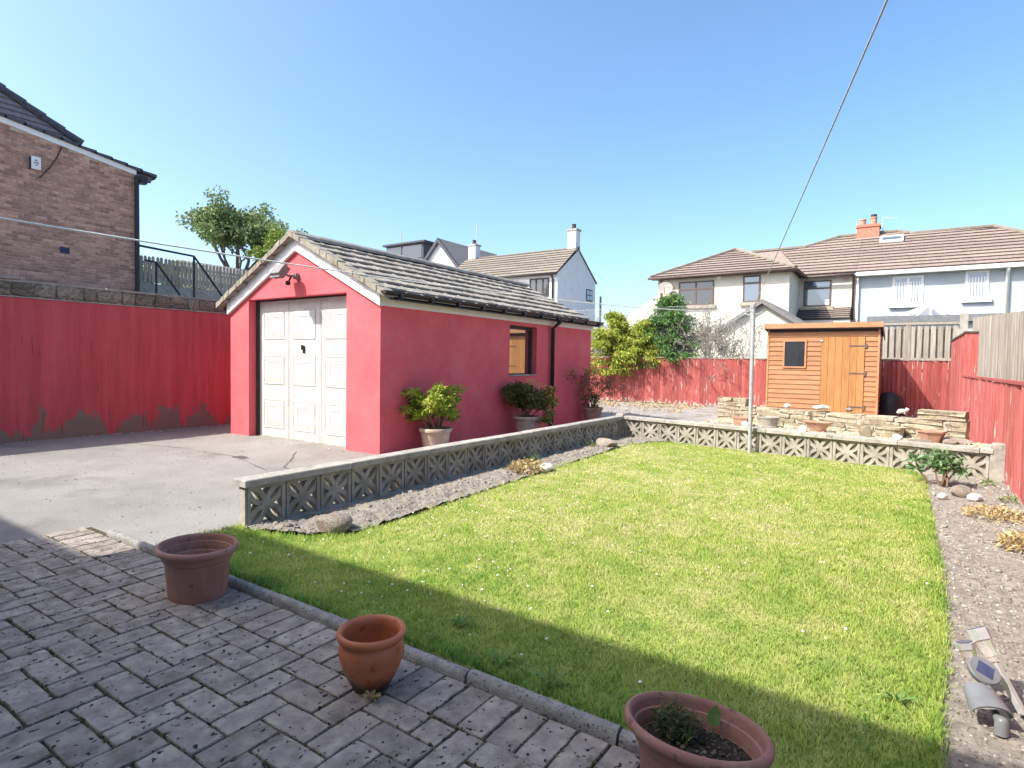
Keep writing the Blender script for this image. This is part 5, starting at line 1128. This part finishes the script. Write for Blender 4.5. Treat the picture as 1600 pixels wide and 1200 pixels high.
for k in range(4):
    b_ = np.array([-5.05+.04*k,8.05+.05*k,.60]); e = b_+np.array([.02*k-.02,.05*(k-1),.30-.05*k]); MB().tube([tuple(b_),tuple(e)], [.006,.004], 5).build('shoot', M['terra_pale'], t_); leaves('shoot_leaves', np.repeat(e[None],10,0)+g.normal(0,.025,(10,3)), np.full(10,.065), M['leaf_yellow'], t_, .4, None, 0, .8, 160+k)
p3 = pot('pale_planter', 'pale terracotta planter at the far end of the garage side wall', (-5.14,10.55,0), tubg, .95, .95, .1, M['terra_brown'], (.19,.25), n=20)
t_, tips, g = shrub('straggly shrub with rusty leaves and one yellow tuft at the far garage corner', (-5.14,10.55,.24), 155, 11, .72, .58, .07, M['leaf_rust'], .055, 8, lv=2)
tt = sorted(tips, key=lambda t: -t[0][2])[3:7]; P, O = cluster(tt, 22, (.07,.07,.05), g); leaves('yellow_leaves', P, np.full(len(P),.075), M['leaf_yellow'], t_, .4, O, 1.2, .3, 171)
P, O = cluster([(np.array([-5.14+g.normal(0,.10),10.5+g.normal(0,.14),.34+g.uniform(0,.2)]), 0) for _ in range(8)], 34, (.07,.07,.06), g); leaves('low_leaves', P, np.full(len(P),.06), M['leaf_mixed'], t_, .42, O, .8, .2, 172)

# ------------------------------------------------------------------ gravel bed pots, stones and ornaments
def bedpot(name, label, c, prof, sx, sy, rz, m_, n=24, soil=None): return pot(name, label, c, prof, sx, sy, rz, m_, soil, n=n)
trough = [(.01,.0),(.10,.0),(.105,.004),(.118,.10),(.130,.103),(.133,.13),(.124,.132),(.115,.12),(.10,.03),(.01,.028)]
bedpot('stone_trough', 'brown square planter left of the clothes pole on the gravel', (-1.892,8.779,0.338), trough, 1.25, 1.15, R(35), M['terra_brown'], 4)
urn = [(.01,0),(.12,0),(.125,.012),(.115,.02),(.118,.07),(.128,.085),(.134,.12),(.145,.125),(.148,.142),(.138,.144),(.125,.12),(.11,.03),(.01,.028)]
bedpot('stone_urn', 'pale stone banded pot right of the clothes pole on the gravel', (-1.570,8.855,0.338), urn, 1.05, .95, 0, M['coping'])
bell = [(.01,0),(.07,0),(.075,.006),(.085,.04),(.11,.085),(.14,.115),(.148,.12),(.148,.132),(.138,.132),(.11,.1),(.07,.03),(.01,.02)]
bedpot('bell_planter', 'flared terracotta trough below the white stones on the gravel', (-0.927,8.684,0.338), bell, 1.25, .75, R(-12), M['terra_brown'])
bedpot('pale_drum_pot', 'pale cream round pot standing before the right stone pillar', (-0.123,8.628,0.338), [(.01,0),(.125,0),(.13,.01),(.14,.10),(.155,.105),(.158,.13),(.145,.13),(.13,.02),(.01,.018)], 1.1, 1, 0, M['stone'])
bedpot('hexagonal_pot', 'six sided terracotta pot on the gravel near the right pillar', (0.293,8.353,0.338), [(.01,0),(.09,0),(.135,.118),(.148,.12),(.15,.138),(.138,.138),(.125,.115),(.085,.02),(.01,.02)], 1.05, 1, R(12), M['terra_brown'], 6)
def rock_mesh(k, mname):
    rr = random.Random(k+900); mb = bmesh.new(); bmesh.ops.create_icosphere(mb, subdivisions=3, radius=1)
    ds = [Vector((rr.gauss(0,1),rr.gauss(0,1),rr.gauss(0,1))).normalized() for _ in range(11)]; hs_ = [rr.uniform(.62,.92) for _ in ds]
    for v in mb.verts:
        s_ = min([h/max(.05, v.co.dot(d)) for d, h in zip(ds, hs_) if v.co.dot(d) > .05] + [1.05]); v.co *= s_*(1+rr.gauss(0,.012))
    me = bpy.data.meshes.new('rock'); mb.to_mesh(me); mb.free(); me.materials.append(M[mname]); me.polygons.foreach_set('use_smooth', [True]*len(me.polygons)); me.set_sharp_from_angle(angle=R(28)); return me
def rock(label, pos, s_, k, mname='rock', rz=0, cat='rock', name='rock'):
    o_ = bpy.data.objects.new(name, rock_mesh(k, mname)); col.objects.link(o_); o_.location = pos; o_.scale = s_; o_.rotation_euler = (0,0,rz); return tag(o_, label, cat)
rock('rounded white stone in front of the brown planter on the gravel', (-1.826,8.609,0.363), (.055,.05,.05), 1, 'white_rock', name='white_stone')
rock('rounded white stone beside the flared terracotta trough', (-1.078,8.533,0.368), (.06,.055,.052), 2, 'white_rock', name='white_stone')
rock('white topped round stone right of the square block on the gravel', (-0.028,8.249,0.373), (.062,.055,.052), 3, 'white_rock', name='white_stone')
rock('squarish pale stone block on the gravel left of the cream pot', (-0.359,8.467,0.388), (.085,.075,.085), 4, 'stone', .2)
rock('flat slab of pale stone leaning at the right end of the gravel bed', (0.520,8.448,0.358), (.17,.13,.05), 5, 'rock', -.4)
rock('small grey stone beside the six sided pot', (0.473,8.268,0.368), (.085,.055,.045), 6, 'rock', .3)
rock('flat tan stone on the coping behind the six sided pot', (0.170,8.155,0.358), (.13,.08,.035), 14, 'stone', .1)
rock('upright tan stone at the left end of the gravel bed', (-2.441,8.911,0.278), (.07,.06,.09), 7, 'stone', .5)
rock('low tan slab left of the brown planter', (-2.195,8.836,0.328), (.15,.09,.04), 15, 'stone', .2)
rock('small pale pebble on the sandstone wall left of the shed door', (-1.381,9.195,0.628), (.05,.045,.032), 8, 'white_rock', name='white_stone')
rock('large lumpy white stone on the sandstone wall before the shed door', (-0.927,9.082,0.633), (.12,.07,.05), 9, 'white_rock', .3, name='white_stone')
rock('small grey stone on the sandstone wall below the shed hinge', (-0.587,8.987,0.628), (.055,.045,.03), 10, 'rock')
fg = thing('stone_animal', 'small white stone animal ornament on the sandstone wall', 'ornament', (-0.009,8.817,0.613)); mb = MB()
mb.tube([(-0.052,8.826,0.628),(-0.028,8.826,0.653),(0.009,8.821,0.658),(0.038,8.817,0.653)], [.012,.028,.028,.016], 10); mb.tube([(0.033,8.817,0.653),(0.052,8.812,0.683),(0.071,8.807,0.678)], [.018,.024,.012], 10)
for q in (-.035,.03): mb.tube([(q,9.325,.62),(q,9.32,.585)], [.012,.010], 6)
mb.build('body', M['white_rock'], fg, True)
rock('pitted tan and white rock half sunk in the near end of the left bed', (-3.16,2.56,.085), (.135,.10,.085), 11, 'rock', .6)
rock('pale angular rock at the far end of the left soil bed', (-3.36,7.35,.09), (.16,.12,.095), 12, 'rock', .2)
rock('low white rock beside the dry plant in the left bed', (-3.17,5.32,.07), (.13,.11,.06), 13, 'white_rock', .9)
rock('grey stone in the right bed below the leafy shrub', (.47,6.72,.075), (.09,.075,.06), 16, 'rock', .4)
rock('small pale stone on the right bed beside the grey one', (.56,6.55,.06), (.06,.05,.04), 17, 'white_rock', .4)
rock('white stone on the right bed near the lawn edge', (.33,6.50,.05), (.045,.04,.03), 18, 'white_rock', .1)
# low plants
def clump(name, label, base, rx, ry, h, n, lmat, size, seed, aspect=.3, cat='plant'):
    g = np.random.default_rng(seed); t = thing(name, label, cat, base); a = g.uniform(0,6.283,n); r_ = np.sqrt(g.random(n)); P = np.stack([base[0]+r_*np.cos(a)*rx, base[1]+r_*np.sin(a)*ry, base[2]+g.random(n)*h*(1-r_*.6)],1)
    O = np.stack([np.cos(a)*r_,np.sin(a)*r_,np.full(n,.5)],1); leaves('leaves', P, np.full(n,size), lmat, t, aspect, O, 1.0, .4, seed+1, .2); return t
clump('dry_plant', 'straw coloured dry plant against the white rock in the left bed', (-3.27,5.16,.05), .17, .22, .13, 520, M['leaf_dry'], .06, 201)
clump('weed', 'small green weed behind the dry plant in the left bed', (-3.38,5.50,.06), .05, .07, .12, 60, M['leaf_light'], .05, 202)
clump('weed', 'small green weed beside the far rock in the left bed', (-3.50,7.15,.05), .07, .1, .09, 70, M['leaf_light'], .045, 203)
clump('dry_plant', 'low yellowish dry plant on the right bed beside the red fence', (.64,5.90,.045), .20, .20, .06, 420, M['leaf_dry'], .05, 204)
clump('dry_plant', 'low yellow green clump nearer the viewer on the right bed', (.70,4.98,.045), .13, .18, .09, 420, M['leaf_dry'], .055, 205)
clump('weed', 'green weed sprouting between the bed and fence post', (.74,7.45,.05), .05, .06, .08, 50, M['leaf_light'], .045, 206)
clump('weed', 'small green weed at the foot of the red side fence', (.80,6.6,.05), .05, .06, .06, 50, M['leaf_light'], .04, 207)
sb_, tips, g = shrub('leafy green shrub growing before the far screen wall', (.36,7.22,.03), 210, 8, .30, .24, .035, M['leaf_shrub'], .075, 14, .36, 1, 1.3, 'leafy_shrub')
for k, (x, y, lb, m_) in enumerate(((-1.25,1.82,'broad leaved weed in the lawn just right of the round clay pot','weed'),(-1.02,1.80,'grey green thistle weed on the lawn edge by the kerb','weed'),(-1.58,1.98,'flat rosette weed in the shaded lawn behind the round clay pot','weed'),(-.63,1.77,'leafy weed beside the near planter at the kerb','weed'),(.02,2.42,'weed rosette in the shaded right corner of the lawn','weed'),(-1.48,1.37,'dry sprig growing in the paving joint beside the round clay pot','leaf_dry'))):
    g = np.random.default_rng(300+k); t = thing('weed', lb, 'weed', (x,y,.03)); n = 9 if m_ == 'weed' else 16; ln = (.062 if m_ == 'weed' else .035)
    mb = MB()
    for j in range(n):
        a = 6.283*j/n+g.normal(0,.2); L_ = ln*g.uniform(.6,1.2); d = Vector((math.cos(a),math.sin(a),0)); s_ = Vector((-math.sin(a),math.cos(a),0))*L_*.15; b0 = Vector((x,y,.03)); hz = L_*g.uniform(.25,.95)
        p1_, p2_, p3_ = b0+d*L_*.4+Vector((0,0,hz*.75)), b0+d*L_*.75+Vector((0,0,hz)), b0+d*L_+Vector((0,0,hz*.8))
        mb.add([b0, p1_+s_, p2_+s_*.9, p3_, p2_-s_*.9, p1_-s_, p1_-Vector((0,0,.006)), p2_-Vector((0,0,.005))], [(0,6,1),(1,6,7,2),(2,7,3),(0,5,6),(5,4,7,6),(4,3,7)])
    mb.build('leaves', M[m_], t)

# ------------------------------------------------------------------ discarded solar lights on the right bed
def frame(p, d, up=(0,0,1)):
    d = Vector(d).normalized(); x = d.cross(Vector(up)).normalized(); return Vector(p), d, x, x.cross(d)
def solar_stake(label, foot, d, L_, hl, with_stake=True):
    t = thing('solar_light', label, 'garden light', foot, 'solar garden lights dumped on the soil'); p, d, x, y = frame(foot, d)
    def ring(mb, s0, s1, r0, r1, n=6, ph=0): mb.tube([p+d*s0, p+d*s1], [r0, r1], n)
    if with_stake:
        mb = MB(); mb.obox(p+d*(L_*.30), x*.010, y*.010, d*(L_*.30)); mb.build('stake', M['steel'], t, bevel=.002); MB().tube([p-d*.012,p+d*.004],[.006,.012],6).build('tip', M['black'], t)
    mb = MB(); ring(mb, L_*.60, L_*.66, .017, .019); ring(mb, L_*.66, L_*.86, .021, .026); mb.build('lens', M['clear'], t)
    mb = MB(); ring(mb, L_*.86, L_, .031, .034, 6); mb.build('head', M['steel'], t)
    MB().tube([p+d*(L_+.0005),p+d*(L_+.003)], [.026,.026], 6).build('panel', M['solar_cell'], t); return t
solar_stake('tall silver solar stake light propped diagonally on the right soil bed', (.375,2.56,.04), (-.40,.34,.72), .275, .05)
solar_stake('short silver solar light head leaning behind the grey solar spotlight', (.265,2.60,.085), (-.28,.12,.75), .145, .05, False)
sp = thing('solar_spotlight', 'grey plastic solar spotlight with curved hood lying on the right soil bed', 'garden light', (.27,2.47,.04), 'solar garden lights dumped on the soil')
p, d, x, y = frame((.262,2.45,.10), (.25,-.75,-.28)); hd = MB(); n = 12; vs = []
for s_, r_ in ((-.055,.042),(.0,.052),(.05,.058)):
    for k in range(n+1): a = math.pi*(-.08+1.16*k/n); vs.append(p+d*s_+x*math.cos(a)*r_+y*math.sin(a)*r_*.62)
m_ = len(vs); fs = [(i*(n+1)+k, i*(n+1)+k+1, (i+1)*(n+1)+k+1, (i+1)*(n+1)+k) for i in range(2) for k in range(n)]; vs2 = [v-y*.006 for v in vs]
hd.add(vs+vs2, fs+[tuple(m_+q for q in f[::-1]) for f in fs]+[(2*(n+1)+k, 2*(n+1)+k+1, m_+2*(n+1)+k+1, m_+2*(n+1)+k) for k in range(n)]); hd.build('hood', M['grey_plastic'], sp, 40)
pp2, d2, x2, y2 = frame((.262,2.535,.165), (.35,-.45,.75)); mb = MB(); mb.tube([pp2-d2*.012,pp2+d2*.006,pp2+d2*.012], [.044,.050,.046], 20); mb.build('panel_housing', M['grey_plastic'], sp, 40)
MB().tube([pp2+d2*.0122,pp2+d2*.0135], [.034,.034], 4).build('panel', M['solar_cell'], sp)
MB().tube([pp2-d2*.01,(.272,2.50,.13),(.275,2.47,.11)], [.014,.012,.014], 8).build('bracket', M['grey_plastic'], sp, True)
MB().lathe([(.012,0),(.020,.004),(.018,.05),(.012,.058),(.004,.06)], (.298,2.385,.035), 12, cap1=True).build('knob', M['grey_plastic'], sp, 40)
MB().tube([(.285,2.43,.085),(.293,2.40,.065),(.298,2.385,.05)], .011, 8).build('stem', M['grey_plastic'], sp, True)
# leaf litter in the yard by the fence
g = np.random.default_rng(400); n = 1800; P = np.stack([g.uniform(-9.2,-4.6,n), 17.0-np.abs(g.normal(0,1.6,n)), g.uniform(.005,.02,n)],1); P = P[P[:,1] > 11.6]
tag(leaves('leaf_litter', P, np.full(len(P),.07), M['leaf_dry'], None, .5, None, 0, -.1, 401), 'dry brown leaf litter strewn on the yard before the back fence', 'leaf litter', kind='stuff')
